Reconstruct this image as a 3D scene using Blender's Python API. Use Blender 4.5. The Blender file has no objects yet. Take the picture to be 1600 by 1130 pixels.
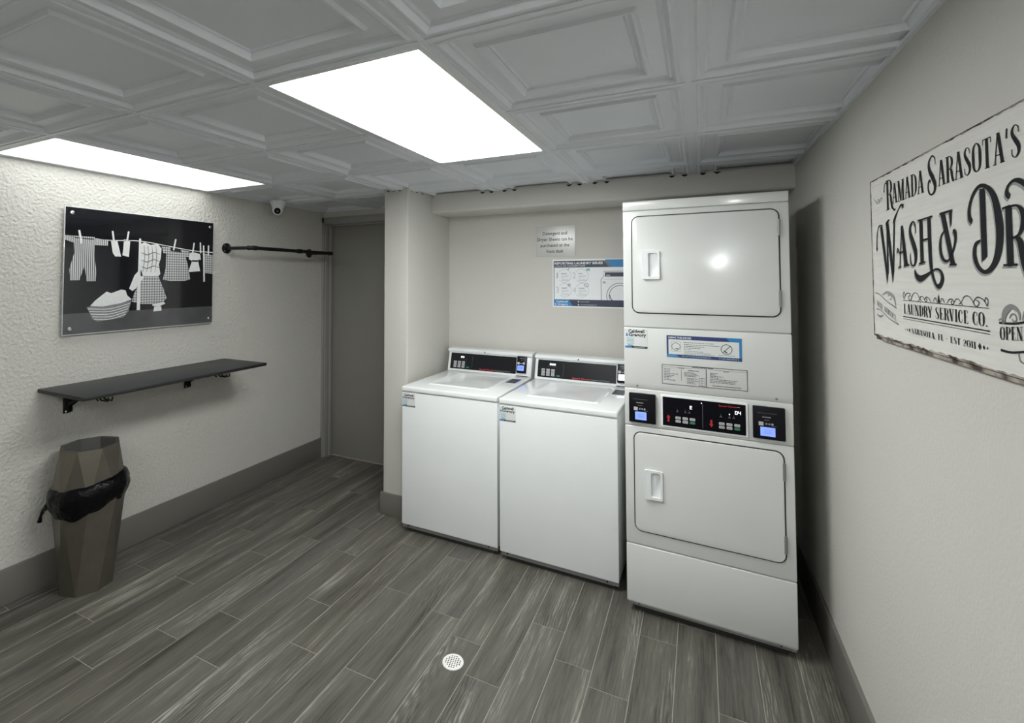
import bpy, bmesh, math, random
from mathutils import Vector, Matrix
random.seed(7)
scene = bpy.context.scene
C = scene.collection
PI = math.pi

# ---------------------------------------------------------------- camera
cam_data = bpy.data.cameras.new('camera'); cam = bpy.data.objects.new('camera', cam_data); C.objects.link(cam)
F_PX, CX, CY = 770.5, 704.7, 411.3
cam_data.sensor_fit = 'HORIZONTAL'; cam_data.sensor_width = 36.0
cam_data.lens = F_PX/1600*36.0
cam_data.shift_x = (800-CX)/1600; cam_data.shift_y = (CY-565)/1600
cam_data.clip_start = 0.02
cam.location = (0, 0, 1.5996)
cam.rotation_mode = 'XYZ'
cam.rotation_euler = (PI/2+0.0335, 0.0, 0.4676)
scene.camera = cam
# ---------------------------------------------------------------- colour management and world
scene.view_settings.view_transform = 'Standard'; scene.view_settings.look = 'None'
scene.view_settings.gamma = 1; scene.view_settings.use_curve_mapping = False
scene.view_settings.exposure = 1.02
PANEL = 9.0          # emission of the ceiling light diffusers
LEFT_PANEL = 1.65
REAR_PANEL = 6.0
world = bpy.data.worlds.new('world'); scene.world = world; world.use_nodes = True
bg = world.node_tree.nodes['Background']; bg.inputs[0].default_value = (0.5, 0.52, 0.55, 1); bg.inputs[1].default_value = 0.02

# ---------------------------------------------------------------- materials
M = {}
def mat(name, col, rough=0.5, metal=0.0, spec=0.5, bump=None, coat=0.0, emit=None, estr=0.0, var=None, rvar=None):
    """bump=(scale, strength, distance)  var=(scale, amount) soft tonal variation of the paint itself"""
    m = bpy.data.materials.new(name); m.use_nodes = True; nt = m.node_tree; b = nt.nodes['Principled BSDF']
    b.inputs['Base Color'].default_value = (*col, 1); b.inputs['Roughness'].default_value = rough
    b.inputs['Metallic'].default_value = metal; b.inputs['Specular IOR Level'].default_value = spec
    b.inputs['Coat Weight'].default_value = coat
    if emit: b.inputs['Emission Color'].default_value = (*emit, 1); b.inputs['Emission Strength'].default_value = estr
    tc = nt.nodes.new('ShaderNodeTexCoord')
    v = var or (6.0, 0.03)
    n = nt.nodes.new('ShaderNodeTexNoise'); n.inputs['Scale'].default_value = v[0]; n.inputs['Detail'].default_value = 3
    nt.links.new(tc.outputs['Object'], n.inputs['Vector'])
    mx = nt.nodes.new('ShaderNodeMix'); mx.data_type = 'RGBA'
    mx.inputs[6].default_value = (*[c*(1-v[1]) for c in col], 1); mx.inputs[7].default_value = (*[min(1, c*(1+v[1])) for c in col], 1)
    nt.links.new(n.outputs['Fac'], mx.inputs[0]); nt.links.new(mx.outputs[2], b.inputs['Base Color'])
    if bump:
        bn = nt.nodes.new('ShaderNodeTexNoise'); bn.inputs['Scale'].default_value = bump[0]; bn.inputs['Detail'].default_value = 2.5
        nt.links.new(tc.outputs['Object'], bn.inputs['Vector'])
        bp = nt.nodes.new('ShaderNodeBump'); bp.inputs['Strength'].default_value = bump[1]; bp.inputs['Distance'].default_value = bump[2]
        nt.links.new(bn.outputs['Fac'], bp.inputs['Height']); nt.links.new(bp.outputs['Normal'], b.inputs['Normal'])
    M[name] = m; return m

WALL = (0.60, 0.585, 0.545)
mat('wall_textured', WALL, 0.55, bump=(62, 0.8, 0.011), var=(2.5, 0.02))
mat('wall_smooth', WALL, 0.62, bump=(110, 0.4, 0.004), var=(2.5, 0.02))
mat('base_paint', (0.165, 0.155, 0.138), 0.45, bump=(60, 0.05, 0.002))
mat('door_paint', (0.26, 0.25, 0.225), 0.5, bump=(40, 0.05, 0.002))
mat('frame_paint', (0.30, 0.29, 0.275), 0.4)
mat('ceiling_vinyl', (0.80, 0.835, 0.885), 0.38, bump=(220, 0.06, 0.001))
mat('grid_metal', (0.80, 0.835, 0.885), 0.35)
mat('grout', (0.33, 0.31, 0.27), 0.8)
mat('black_void', (0.008, 0.008, 0.008), 0.9)
mat('enamel', (0.84, 0.86, 0.865), 0.22, coat=0.3, bump=(420, 0.10, 0.0008))
mat('enamel_dryer', (0.69, 0.70, 0.685), 0.3, coat=0.7, bump=(170, 0.30, 0.0009)); M['enamel_dryer'].node_tree.nodes['Principled BSDF'].inputs['Coat Roughness'].default_value = 0.14
mat('white_plastic', (0.80, 0.82, 0.83), 0.3)
mat('grey_metal', (0.30, 0.30, 0.30), 0.4, metal=0.5)
mat('seal_rubber', (0.03, 0.03, 0.03), 0.6)
mat('black_gloss', (0.004, 0.004, 0.007), 0.2, spec=0.2)
mat('black_plastic', (0.004, 0.004, 0.007), 0.35, spec=0.2)
mat('charcoal_overlay', (0.010, 0.011, 0.014), 0.3, spec=0.25)
mat('divider_grey', (0.07, 0.07, 0.08), 0.4)
mat('red_print', (0.50, 0.03, 0.03), 0.4)
mat('grey_print', (0.30, 0.30, 0.32), 0.4)
mat('dim_print', (0.10, 0.10, 0.11), 0.4)
mat('white_print', (0.75, 0.76, 0.76), 0.4)
mat('green_print', (0.02, 0.18, 0.09), 0.4)
mat('button_grey', (0.52, 0.52, 0.52), 0.4)
mat('lcd_blue', (0.10, 0.15, 0.6), 0.3, emit=(0.16, 0.24, 0.95), estr=0.75)
mat('lcd_text', (0.05, 0.08, 0.4), 0.3, emit=(0.08, 0.13, 0.7), estr=0.6)
mat('led_white', (0.8, 0.8, 0.8), 0.3, emit=(0.9, 0.95, 1.0), estr=1.2)
mat('paper_white', (0.84, 0.86, 0.88), 0.5)
mat('label_white', (0.70, 0.72, 0.71), 0.45)
mat('ink_navy', (0.030, 0.050, 0.17), 0.45)
mat('ink_slate', (0.040, 0.050, 0.085), 0.45)
mat('ink_blue', (0.03, 0.22, 0.50), 0.45)
mat('ink_teal', (0.28, 0.48, 0.56), 0.45)
mat('ink_pale', (0.45, 0.48, 0.50), 0.5)
mat('ink_dark', (0.025, 0.026, 0.03), 0.5)
mat('ink_mid', (0.14, 0.15, 0.17), 0.5)
mat('brushed_steel', (0.68, 0.68, 0.665), 0.42, metal=0.35, bump=(40, 0.05, 0.001))
mat('chrome', (0.75, 0.75, 0.75), 0.15, metal=1.0)
mat('drain_metal', (0.86, 0.85, 0.80), 0.35, metal=0.1)
mat('photo_black', (0.006, 0.006, 0.009), 0.09, coat=0.6)
mat('photo_floor', (0.075, 0.075, 0.08), 0.15, coat=0.6, var=(9, 0.3))
mat('photo_white', (0.74, 0.75, 0.75), 0.2, coat=0.6, var=(60, 0.15))
mat('photo_grey', (0.22, 0.225, 0.23), 0.2, coat=0.6, var=(70, 0.4))
mat('acrylic_edge', (0.55, 0.58, 0.58), 0.15, coat=0.8)
mat('shelf_board', (0.026, 0.027, 0.030), 0.45, spec=0.35)
mat('shelf_edge', (0.012, 0.012, 0.013), 0.5)
mat('iron_black', (0.007, 0.007, 0.009), 0.42, spec=0.3)
mat('bin_bronze', (0.165, 0.152, 0.122), 0.30, metal=0.65, bump=(90, 0.08, 0.001), var=(14, 0.15))
mat('bin_inner', (0.10, 0.10, 0.095), 0.5)
mat('liner', (0.002, 0.002, 0.003), 0.32, spec=0.2, bump=(34, 0.7, 0.012))
mat('sign_ink', (0.012, 0.012, 0.015), 0.8, spec=0.2)
mat('sign_grey_ink', (0.22, 0.22, 0.22), 0.7)
mat('sign_shade_ink', (0.30, 0.30, 0.29), 0.7)

def gingham(name, scale, stripes=False):
    m = bpy.data.materials.new(name); m.use_nodes = True; nt = m.node_tree; b = nt.nodes['Principled BSDF']
    b.inputs['Roughness'].default_value = 0.2; b.inputs['Coat Weight'].default_value = 0.6
    tc = nt.nodes.new('ShaderNodeTexCoord'); sep = nt.nodes.new('ShaderNodeSeparateXYZ'); nt.links.new(tc.outputs['Object'], sep.inputs[0])
    outs = []
    for ax in ((1,) if stripes else (1, 2)):
        mu = nt.nodes.new('ShaderNodeMath'); mu.operation = 'MULTIPLY'; mu.inputs[1].default_value = scale
        nt.links.new(sep.outputs[ax], mu.inputs[0])
        si = nt.nodes.new('ShaderNodeMath'); si.operation = 'SINE'; nt.links.new(mu.outputs[0], si.inputs[0])
        gt = nt.nodes.new('ShaderNodeMath'); gt.operation = 'GREATER_THAN'; gt.inputs[1].default_value = 0.2
        nt.links.new(si.outputs[0], gt.inputs[0]); outs.append(gt.outputs[0])
    fac = outs[0]
    if len(outs) > 1:
        ad = nt.nodes.new('ShaderNodeMath'); ad.operation = 'ADD'; nt.links.new(outs[0], ad.inputs[0]); nt.links.new(outs[1], ad.inputs[1])
        hf = nt.nodes.new('ShaderNodeMath'); hf.operation = 'MULTIPLY'; hf.inputs[1].default_value = 0.5; nt.links.new(ad.outputs[0], hf.inputs[0]); fac = hf.outputs[0]
    mx = nt.nodes.new('ShaderNodeMix'); mx.data_type = 'RGBA'
    mx.inputs[6].default_value = (0.60, 0.61, 0.61, 1); mx.inputs[7].default_value = (0.10, 0.10, 0.11, 1)
    nt.links.new(fac, mx.inputs[0]); nt.links.new(mx.outputs[2], b.inputs['Base Color'])
    M[name] = m
gingham('photo_gingham', 2*PI/0.016); gingham('photo_stripe', 2*PI/0.010, True)

def wood_floor():
    m = bpy.data.materials.new('wood_tile'); m.use_nodes = True; nt = m.node_tree; L = nt.links; b = nt.nodes['Principled BSDF']
    N = lambda t: nt.nodes.new(t)
    at = N('ShaderNodeAttribute'); at.attribute_name = 'plank'
    tc = N('ShaderNodeTexCoord')
    off = N('ShaderNodeVectorMath'); off.operation = 'SCALE'; off.inputs['Scale'].default_value = 37.0; L.new(at.outputs['Color'], off.inputs[0])
    add = N('ShaderNodeVectorMath'); add.operation = 'ADD'; L.new(tc.outputs['Object'], add.inputs[0]); L.new(off.outputs[0], add.inputs[1])
    def mapped(sx, sy):
        mp = N('ShaderNodeMapping'); mp.inputs['Scale'].default_value = (sx, sy, 1); L.new(add.outputs[0], mp.inputs[0]); return mp.outputs[0]
    def noise(v, sc, det, dist=0.0, rough=0.6):
        n = N('ShaderNodeTexNoise'); n.inputs['Scale'].default_value = sc; n.inputs['Detail'].default_value = det
        n.inputs['Distortion'].default_value = dist; n.inputs['Roughness'].default_value = rough; L.new(v, n.inputs['Vector']); return n.outputs['Fac']
    fine = noise(mapped(46, 1.9), 2.4, 8, 0.8, 0.72)
    broad = noise(mapped(9, 0.8), 1.3, 3, 0.5)
    # cathedral figure: long loops that show in some planks
    wv = N('ShaderNodeTexWave'); wv.wave_type = 'RINGS'; wv.rings_direction = 'Z'; wv.inputs['Scale'].default_value = 5.0
    wv.inputs['Distortion'].default_value = 9.0; wv.inputs['Detail'].default_value = 3.0; wv.inputs['Detail Scale'].default_value = 1.6
    L.new(mapped(5.0, 0.75), wv.inputs['Vector'])
    gate = noise(mapped(3.0, 0.9), 1.0, 1)
    gr = N('ShaderNodeMapRange'); gr.inputs[1].default_value = 0.54; gr.inputs[2].default_value = 0.66; L.new(gate, gr.inputs[0])
    ramp = N('ShaderNodeValToRGB'); e = ramp.color_ramp.elements
    e[0].position = 0.34; e[0].color = (0.034, 0.031, 0.026, 1)
    e[1].position = 0.68; e[1].color = (0.36, 0.35, 0.295, 1)
    for p, c in ((0.44, (0.085, 0.081, 0.068)), (0.56, (0.135, 0.129, 0.108))):
        x = ramp.color_ramp.elements.new(p); x.color = (*c, 1)
    # height/tonal signal
    def math(op, a, bb):
        n = N('ShaderNodeMath'); n.operation = op
        for i, v in enumerate((a, bb)):
            if isinstance(v, (int, float)): n.inputs[i].default_value = v
            else: L.new(v, n.inputs[i])
        return n.outputs[0]
    wvc = math('MULTIPLY', math('SUBTRACT', wv.outputs['Fac'], 0.5), math('MULTIPLY', gr.outputs[0], 0.13))
    sig = math('ADD', math('ADD', math('MULTIPLY', fine, 0.52), math('MULTIPLY', broad, 0.48)), wvc)
    sp = N('ShaderNodeSeparateColor'); L.new(at.outputs['Color'], sp.inputs[0])
    sig = math('ADD', sig, math('MULTIPLY', math('SUBTRACT', sp.outputs[0], 0.5), 0.05))
    L.new(sig, ramp.inputs[0])
    # cool/warm tint per plank
    hs = N('ShaderNodeMix'); hs.data_type = 'RGBA'; hs.blend_type = 'MULTIPLY'; hs.inputs[0].default_value = 1.0
    tint = N('ShaderNodeMix'); tint.data_type = 'RGBA'; tint.inputs[6].default_value = (1.03, 1.0, 0.94, 1); tint.inputs[7].default_value = (0.95, 0.95, 1.02, 1)
    L.new(math('ADD', math('MULTIPLY', sp.outputs[1], 0.4), math('MULTIPLY', broad, 0.6)), tint.inputs[0])
    L.new(ramp.outputs[0], hs.inputs[6]); L.new(tint.outputs[2], hs.inputs[7]); L.new(hs.outputs[2], b.inputs['Base Color'])
    b.inputs['Roughness'].default_value = 0.42; b.inputs['Specular IOR Level'].default_value = 0.45
    bp = N('ShaderNodeBump'); bp.inputs['Strength'].default_value = 0.35; bp.inputs['Distance'].default_value = 0.002
    L.new(sig, bp.inputs['Height']); L.new(bp.outputs['Normal'], b.inputs['Normal'])
    M['wood_tile'] = m
wood_floor()

def sign_wood():
    m = bpy.data.materials.new('sign_wood'); m.use_nodes = True; nt = m.node_tree; L = nt.links; b = nt.nodes['Principled BSDF']
    tc = nt.nodes.new('ShaderNodeTexCoord')
    mp = nt.nodes.new('ShaderNodeMapping'); mp.inputs['Scale'].default_value = (1, 3, 60); L.new(tc.outputs['Object'], mp.inputs[0])
    n = nt.nodes.new('ShaderNodeTexNoise'); n.inputs['Scale'].default_value = 2.0; n.inputs['Detail'].default_value = 6; L.new(mp.outputs[0], n.inputs['Vector'])
    r = nt.nodes.new('ShaderNodeValToRGB'); r.color_ramp.elements[0].position = 0.25; r.color_ramp.elements[0].color = (0.62, 0.61, 0.57, 1)
    r.color_ramp.elements[1].position = 0.6; r.color_ramp.elements[1].color = (0.70, 0.69, 0.65, 1)
    L.new(n.outputs['Fac'], r.inputs[0]); L.new(r.outputs[0], b.inputs['Base Color']); b.inputs['Roughness'].default_value = 0.7
    bp = nt.nodes.new('ShaderNodeBump'); bp.inputs['Strength'].default_value = 0.10; bp.inputs['Distance'].default_value = 0.001
    L.new(n.outputs['Fac'], bp.inputs['Height']); L.new(bp.outputs['Normal'], b.inputs['Normal'])
    M['sign_wood'] = m
    m = bpy.data.materials.new('sign_worn_edge'); m.use_nodes = True; nt = m.node_tree; L = nt.links; b = nt.nodes['Principled BSDF']
    tc = nt.nodes.new('ShaderNodeTexCoord'); n = nt.nodes.new('ShaderNodeTexNoise'); n.inputs['Scale'].default_value = 22; n.inputs['Detail'].default_value = 5
    L.new(tc.outputs['Object'], n.inputs['Vector'])
    r = nt.nodes.new('ShaderNodeValToRGB'); r.color_ramp.elements[0].position = 0.42; r.color_ramp.elements[0].color = (0.045, 0.022, 0.018, 1)
    r.color_ramp.elements[1].position = 0.60; r.color_ramp.elements[1].color = (0.40, 0.36, 0.31, 1)
    L.new(n.outputs['Fac'], r.inputs[0]); L.new(r.outputs[0], b.inputs['Base Color']); b.inputs['Roughness'].default_value = 0.8
    M['sign_worn_edge'] = m
sign_wood()

def panel_emitter(name, strength):
    m = bpy.data.materials.new(name); m.use_nodes = True; b = m.node_tree.nodes['Principled BSDF']
    b.inputs['Base Color'].default_value = (0.8, 0.85, 0.85, 1); b.inputs['Roughness'].default_value = 0.5
    b.inputs['Emission Color'].default_value = (0.975, 1.0, 0.985, 1); b.inputs['Emission Strength'].default_value = strength
    M[name] = m
panel_emitter('diffuser_glow', PANEL); panel_emitter('diffuser_glow_left', LEFT_PANEL); panel_emitter('diffuser_glow_rear', REAR_PANEL); panel_emitter('highlight_lamp_glow', 60.0)

# ---------------------------------------------------------------- mesh helpers
class MB:
    def __init__(self): self.v = []; self.f = []; self.mi = []; self.ms = []; self.cur = 0
    def m(self, name):
        if name not in self.ms: self.ms.append(name)
        self.cur = self.ms.index(name); return self
    def add(self, vs, fs):
        o = len(self.v); self.v += [tuple(x) for x in vs]
        for f in fs: self.f.append(tuple(i+o for i in f)); self.mi.append(self.cur)
        return self
    def box(self, x0, x1, y0, y1, z0, z1):
        v = [(x, y, z) for z in (z0, z1) for y in (y0, y1) for x in (x0, x1)]
        return self.add(v, [(0,2,3,1),(4,5,7,6),(0,1,5,4),(2,6,7,3),(0,4,6,2),(1,3,7,5)])
    def quad(self, a, b, c, d): return self.add([a,b,c,d], [(0,1,2,3)])
    def prism(self, pts, axis, a0, a1):
        """pts: 2-D outline, extruded along axis 'x' (pts=y,z) 'y' (pts=x,z) 'z' (pts=x,y)"""
        def P(p, a): return {'x': (a, p[0], p[1]), 'y': (p[0], a, p[1]), 'z': (p[0], p[1], a)}[axis]
        n = len(pts); v = [P(p, a0) for p in pts]+[P(p, a1) for p in pts]
        fs = [tuple(range(n))[::-1], tuple(range(n, 2*n))]+[(i, (i+1) % n, n+(i+1) % n, n+i) for i in range(n)]
        return self.add(v, fs)
    def tube(self, path, r, seg=12, cap=True):
        path = [Vector(p) for p in path]; rs = r if isinstance(r, (list, tuple)) else [r]*len(path)
        o = len(self.v); n = len(path)
        t0 = (path[1]-path[0]).normalized(); up = Vector((0, 0, 1)) if abs(t0.z) < 0.9 else Vector((1, 0, 0))
        side = t0.cross(up).normalized()
        for i, p in enumerate(path):
            t = (path[min(i+1, n-1)]-path[max(i-1, 0)]).normalized()
            side = (side-t*side.dot(t)).normalized(); u = t.cross(side)
            for k in range(seg):
                a = 2*PI*k/seg; self.v.append(tuple(p+side*math.cos(a)*rs[i]+u*math.sin(a)*rs[i]))
        for i in range(n-1):
            for k in range(seg):
                a = o+i*seg+k; b = o+i*seg+(k+1) % seg
                self.f.append((a, b, b+seg, a+seg)); self.mi.append(self.cur)
        if cap:
            self.f.append(tuple(o+k for k in range(seg))[::-1]); self.mi.append(self.cur)
            self.f.append(tuple(o+(n-1)*seg+k for k in range(seg))); self.mi.append(self.cur)
        return self
    def build(self, name, parent=None, bevel=0.0, seg=2, smooth=False, norm=True, ang=35):
        me = bpy.data.meshes.new(name); me.from_pydata(self.v, [], self.f)
        for s in self.ms: me.materials.append(M[s])
        for p, i in zip(me.polygons, self.mi): p.material_index = i
        if norm:
            bm = bmesh.new(); bm.from_mesh(me); bmesh.ops.recalc_face_normals(bm, faces=bm.faces); bm.to_mesh(me); bm.free()
        me.update()
        o = bpy.data.objects.new(name, me); C.objects.link(o)
        if parent: o.parent = parent
        if bevel > 0:
            md = o.modifiers.new('bevel', 'BEVEL'); md.width = bevel; md.segments = seg; md.limit_method = 'ANGLE'; md.angle_limit = math.radians(ang)
            md.harden_normals = False
        if smooth or bevel > 0:
            for p in me.polygons: p.use_smooth = True
            me.set_sharp_from_angle(angle=math.radians(40)) if not bevel else None
        return o

def tag(o, label=None, cat=None, group=None, kind=None):
    if label: o['label'] = label
    if cat: o['category'] = cat
    if group: o['group'] = group
    if kind: o['kind'] = kind
    return o
def thing(name, label, cat, loc=(0, 0, 0), rotz=0.0, group=None):
    o = bpy.data.objects.new(name, None); C.objects.link(o); o.empty_display_size = 0.1
    o.location = loc; o.rotation_euler = (0, 0, rotz); return tag(o, label, cat, group)
def struct(mb, name, **k): return tag(mb.build(name, **k), kind='structure')

def rrect(x0, x1, z0, z1, r, n=6):
    pts = []
    for cx, cz, a0 in ((x1-r, z0+r, -PI/2), (x1-r, z1-r, 0), (x0+r, z1-r, PI/2), (x0+r, z0+r, PI)):
        for k in range(n+1):
            a = a0+PI/2*k/n; pts.append((cx+r*math.cos(a), cz+r*math.sin(a)))
    return pts
def circle(cx, cy, r, n=32, a0=0): return [(cx+r*math.cos(a0+2*PI*k/n), cy+r*math.sin(a0+2*PI*k/n)) for k in range(n)]

class Flat:
    """2-D artwork on a plane: pts are (s, t); the plane is given by origin, s-axis, t-axis and its normal."""
    def __init__(self, mb, o, s, t, n): self.mb = mb; self.o = Vector(o); self.s = Vector(s); self.t = Vector(t); self.n = Vector(n)
    def P(self, p, d): return tuple(self.o+self.s*p[0]+self.t*p[1]+self.n*d)
    def poly(self, pts, mname, d=0.0006):
        self.mb.m(mname); self.mb.add([self.P(p, d) for p in pts], [tuple(range(len(pts)))]); return self
    def rect(self, x0, x1, z0, z1, mname, d=0.0006): return self.poly([(x0, z0), (x1, z0), (x1, z1), (x0, z1)], mname, d)
    def frame(self, x0, x1, z0, z1, w, mname, d=0.0006):
        self.rect(x0, x1, z0, z0+w, mname, d).rect(x0, x1, z1-w, z1, mname, d).rect(x0, x0+w, z0+w, z1-w, mname, d).rect(x1-w, x1, z0+w, z1-w, mname, d); return self
    def ribbon(self, pts, mname, d=0.0006, closed=False, smooth=5):
        """pts (s, t, width)"""
        if smooth > 1 and len(pts) > 2:
            P = [pts[-1]]+list(pts)+[pts[0], pts[1]] if closed else [pts[0]]+list(pts)+[pts[-1]]
            out = []
            rng = range(1, len(P)-2)
            for i in rng:
                for k in range(smooth):
                    u = k/smooth; q = []
                    for c in range(3):
                        a, b_, c_, d_ = P[i-1][c], P[i][c], P[i+1][c], P[i+2][c]
                        q.append(0.5*((2*b_)+(-a+c_)*u+(2*a-5*b_+4*c_-d_)*u*u+(-a+3*b_-3*c_+d_)*u**3))
                    out.append(q)
            if not closed: out.append(list(pts[-1]))
            pts = out
        n = len(pts); L = []; R = []
        for i in range(n):
            a = pts[(i-1) % n] if closed else pts[max(i-1, 0)]; b_ = pts[(i+1) % n] if closed else pts[min(i+1, n-1)]
            dx, dz = b_[0]-a[0], b_[1]-a[1]; l = math.hypot(dx, dz) or 1e-9
            nx, nz = -dz/l, dx/l; w = max(pts[i][2], 1e-5)/2
            L.append((pts[i][0]+nx*w, pts[i][1]+nz*w)); R.append((pts[i][0]-nx*w, pts[i][1]-nz*w))
        self.mb.m(mname); vs = []
        for l, r in zip(L, R): vs += [self.P(l, d), self.P(r, d)]
        m_ = n if closed else n-1
        self.mb.add(vs, [(2*i, 2*i+1, 2*((i+1) % n)+1, 2*((i+1) % n)) for i in range(m_)]); return self
    def disc(self, cx, cz, r, mname, d=0.0006, n=28): return self.poly(circle(cx, cz, r, n), mname, d)
    def ring(self, cx, cz, r, w, mname, d=0.0006, n=36):
        return self.ribbon([(x, z, w) for x, z in circle(cx, cz, r, n)], mname, d, closed=True, smooth=1)
    def text(self, body, x, z, size, mname, d=0.0006, align='LEFT', width=None, bold=0.0, spacing=1.0, maxh=None):
        key = (body, bold, spacing)
        if key not in TEXTS:
            cu = bpy.data.curves.new('t', 'FONT'); cu.body = body; cu.size = 1.0; cu.offset = bold; cu.space_character = spacing
            cu.resolution_u = 2; cu.fill_mode = 'FRONT'
            ob = bpy.data.objects.new('t', cu); C.objects.link(ob)
            dg = bpy.context.evaluated_depsgraph_get(); ev = ob.evaluated_get(dg); me = bpy.data.meshes.new_from_object(ev)
            TEXTS[key] = ([tuple(v.co) for v in me.vertices], [tuple(p.vertices) for p in me.polygons])
            bpy.data.objects.remove(ob); bpy.data.curves.remove(cu); bpy.data.meshes.remove(me)
        vs, fs = TEXTS[key]
        if not vs: return self
        xs = [v[0] for v in vs]; w0 = max(xs)-min(xs); mn = min(xs)
        sx = size if width is None else width/w0
        if width is None: width = w0*size
        ox = {'LEFT': x, 'CENTER': x-width/2, 'RIGHT': x-width}[align]
        self.mb.m(mname); self.mb.add([self.P((ox+(v[0]-mn)*sx, z+v[1]*size), d) for v in vs], fs); return self
TEXTS = {}
def lines(fl, x0, z0, widths, dz, h, mname, d=0.0006):
    """unreadably small print: one thin bar per line, broken into words"""
    for i, w in enumerate(widths):
        x = x0; z = z0-i*dz
        while x < x0+w:
            ww = random.uniform(0.35, 1.0)*h*6; ww = min(ww, x0+w-x)
            fl.rect(x, x+ww, z, z+h, mname, d); x += ww+h*0.8

# ---------------------------------------------------------------- room shell
XL, H = -3.083, 2.2175
YD = 3.50            # wall with the grey door
YA = 3.477           # back of the laundry alcove
XC0, XC1, YC = -1.966, -1.771, 2.855   # pillar
YB, ZB = 3.185, 2.09  # soffit over the alcove
YR = -2.6
def xr(y): return 0.4908-0.0156*(y-1.5)

# floor of long wood-look tiles
JO = {-1.1855+0.0: 2.14}
PW = 0.1525; PL = 0.92
known = {-2.7: 1.354, -2.55: 1.755, -2.40: 2.115, -2.25: 1.46, -2.095: 1.674, -1.945: 1.432, -1.79: 1.94, -1.64: 1.672, -1.485: 2.19, -1.33: 1.67,
         -1.18: 2.14, -1.03: 2.035, -0.875: 1.86, -0.72: 2.278, -0.57: 2.106}
fl = MB(); cols = []
fl.m('grout'); fl.box(XL-0.1, 0.7, YR-0.1, 3.75, -0.05, -0.0012); cols += [(0, 0, 0)]*8
k0 = -10; g = 0.0013
for k in range(-10, 16):
    xa = -1.64+PW*k; xb = xa+PW
    yo = None
    for kx, ky in known.items():
        if abs(kx-xa) < 0.04: yo = ky
    if yo is None: yo = random.uniform(0, PL)
    y = yo-math.ceil((yo-YR)/PL)*PL
    while y < 3.62:
        ya, yb = max(y, YR), min(y+PL, 3.62)
        x0, x1 = max(xa, XL-0.02), min(xb, 0.62)
        if yb-ya > 0.01 and x1-x0 > 0.01:
            c = (random.random(), random.random(), random.random()); e = 0.0009
            n = len(fl.v)
            fl.m('wood_tile'); fl.add([(x0+g, ya+g, -0.0014), (x1-g, ya+g, -0.0014), (x1-g, yb-g, -0.0014), (x0+g, yb-g, -0.0014),
                    (x0+g+e, ya+g+e, 0), (x1-g-e, ya+g+e, 0), (x1-g-e, yb-g-e, 0), (x0+g+e, yb-g-e, 0)],
                   [(4, 5, 6, 7), (0, 1, 5, 4), (1, 2, 6, 5), (2, 3, 7, 6), (3, 0, 4, 7)])
            cols += [c]*8
        y += PL
fo = struct(fl, 'floor', norm=False)
ca = fo.data.color_attributes.new('plank', 'FLOAT_COLOR', 'POINT')
for i, c in enumerate(cols): ca.data[i].color = (*c, 1)

struct(MB().m('wall_textured').box(XL-0.1, XL, YR, 3.7, 0, H+0.15), 'wall_left')
w = MB().m('wall_smooth'); w.prism([(xr(YR), YR), (xr(YR)+0.1, YR), (xr(3.7)+0.1, 3.7), (xr(3.7), 3.7)], 'z', 0, H+0.15); struct(w, 'wall_right')
struct(MB().m('wall_smooth').box(XL-0.1, 0.66, YR-0.1, YR, 0, H+0.15), 'wall_rear')
# back wall: alcove part and the strips around the door
DX0, DX1, DZ = -3.035, -2.14, 2.115
w = MB().m('wall_smooth'); w.box(XC0, 0.6, YA, YA+0.2, 0, H+0.15); w.box(XL-0.1, XC0, YD, YD+0.2, DZ+0.045, H+0.15); w.box(DX1+0.04, XC0+0.02, YD, YD+0.2, 0, DZ+0.045)
w.box(XL-0.1, DX0-0.03, YD+0.01, YD+0.2, 0, DZ+0.045)
struct(w, 'wall_back')
w = MB().m('wall_smooth'); w.box(XC0, XC1, YC, YA+0.05, 0, H+0.02); struct(w, 'wall_pillar', bevel=0.012, seg=3)
w = MB().m('wall_smooth'); w.box(XC1-0.01, 0.6, YB, YA+0.05, ZB, H+0.02); struct(w, 'wall_soffit', bevel=0.02, seg=4)
BH = 0.165
w = MB().m('base_paint'); w.box(XL, XL+0.014, YR, YD, 0, BH+0.012); struct(w, 'baseboard_left', bevel=0.003)
w = MB().m('base_paint'); w.prism([(xr(YR)+.01, YR), (xr(YR)-0.014, YR), (xr(YA)-0.014, YA), (xr(YA)+.01, YA)], 'z', 0, BH+0.015); struct(w, 'baseboard_right', bevel=0.003)
w = MB().m('base_paint'); w.box(XC0-0.014, XC1, YC-0.013, YC+0.02, 0, 0.148); w.box(XC0-0.014, XC0+0.01, YC, YD, 0, 0.148)
w.box(XC1-.001, XC1+0.012, YC+.0, YA, 0, 0.148); struct(w, 'baseboard_pillar', bevel=0.003)
w = MB().m('base_paint'); w.box(XC1, 0.5, YA-0.014, YA, 0, 0.148); struct(w, 'baseboard_back', bevel=0.003)

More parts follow.
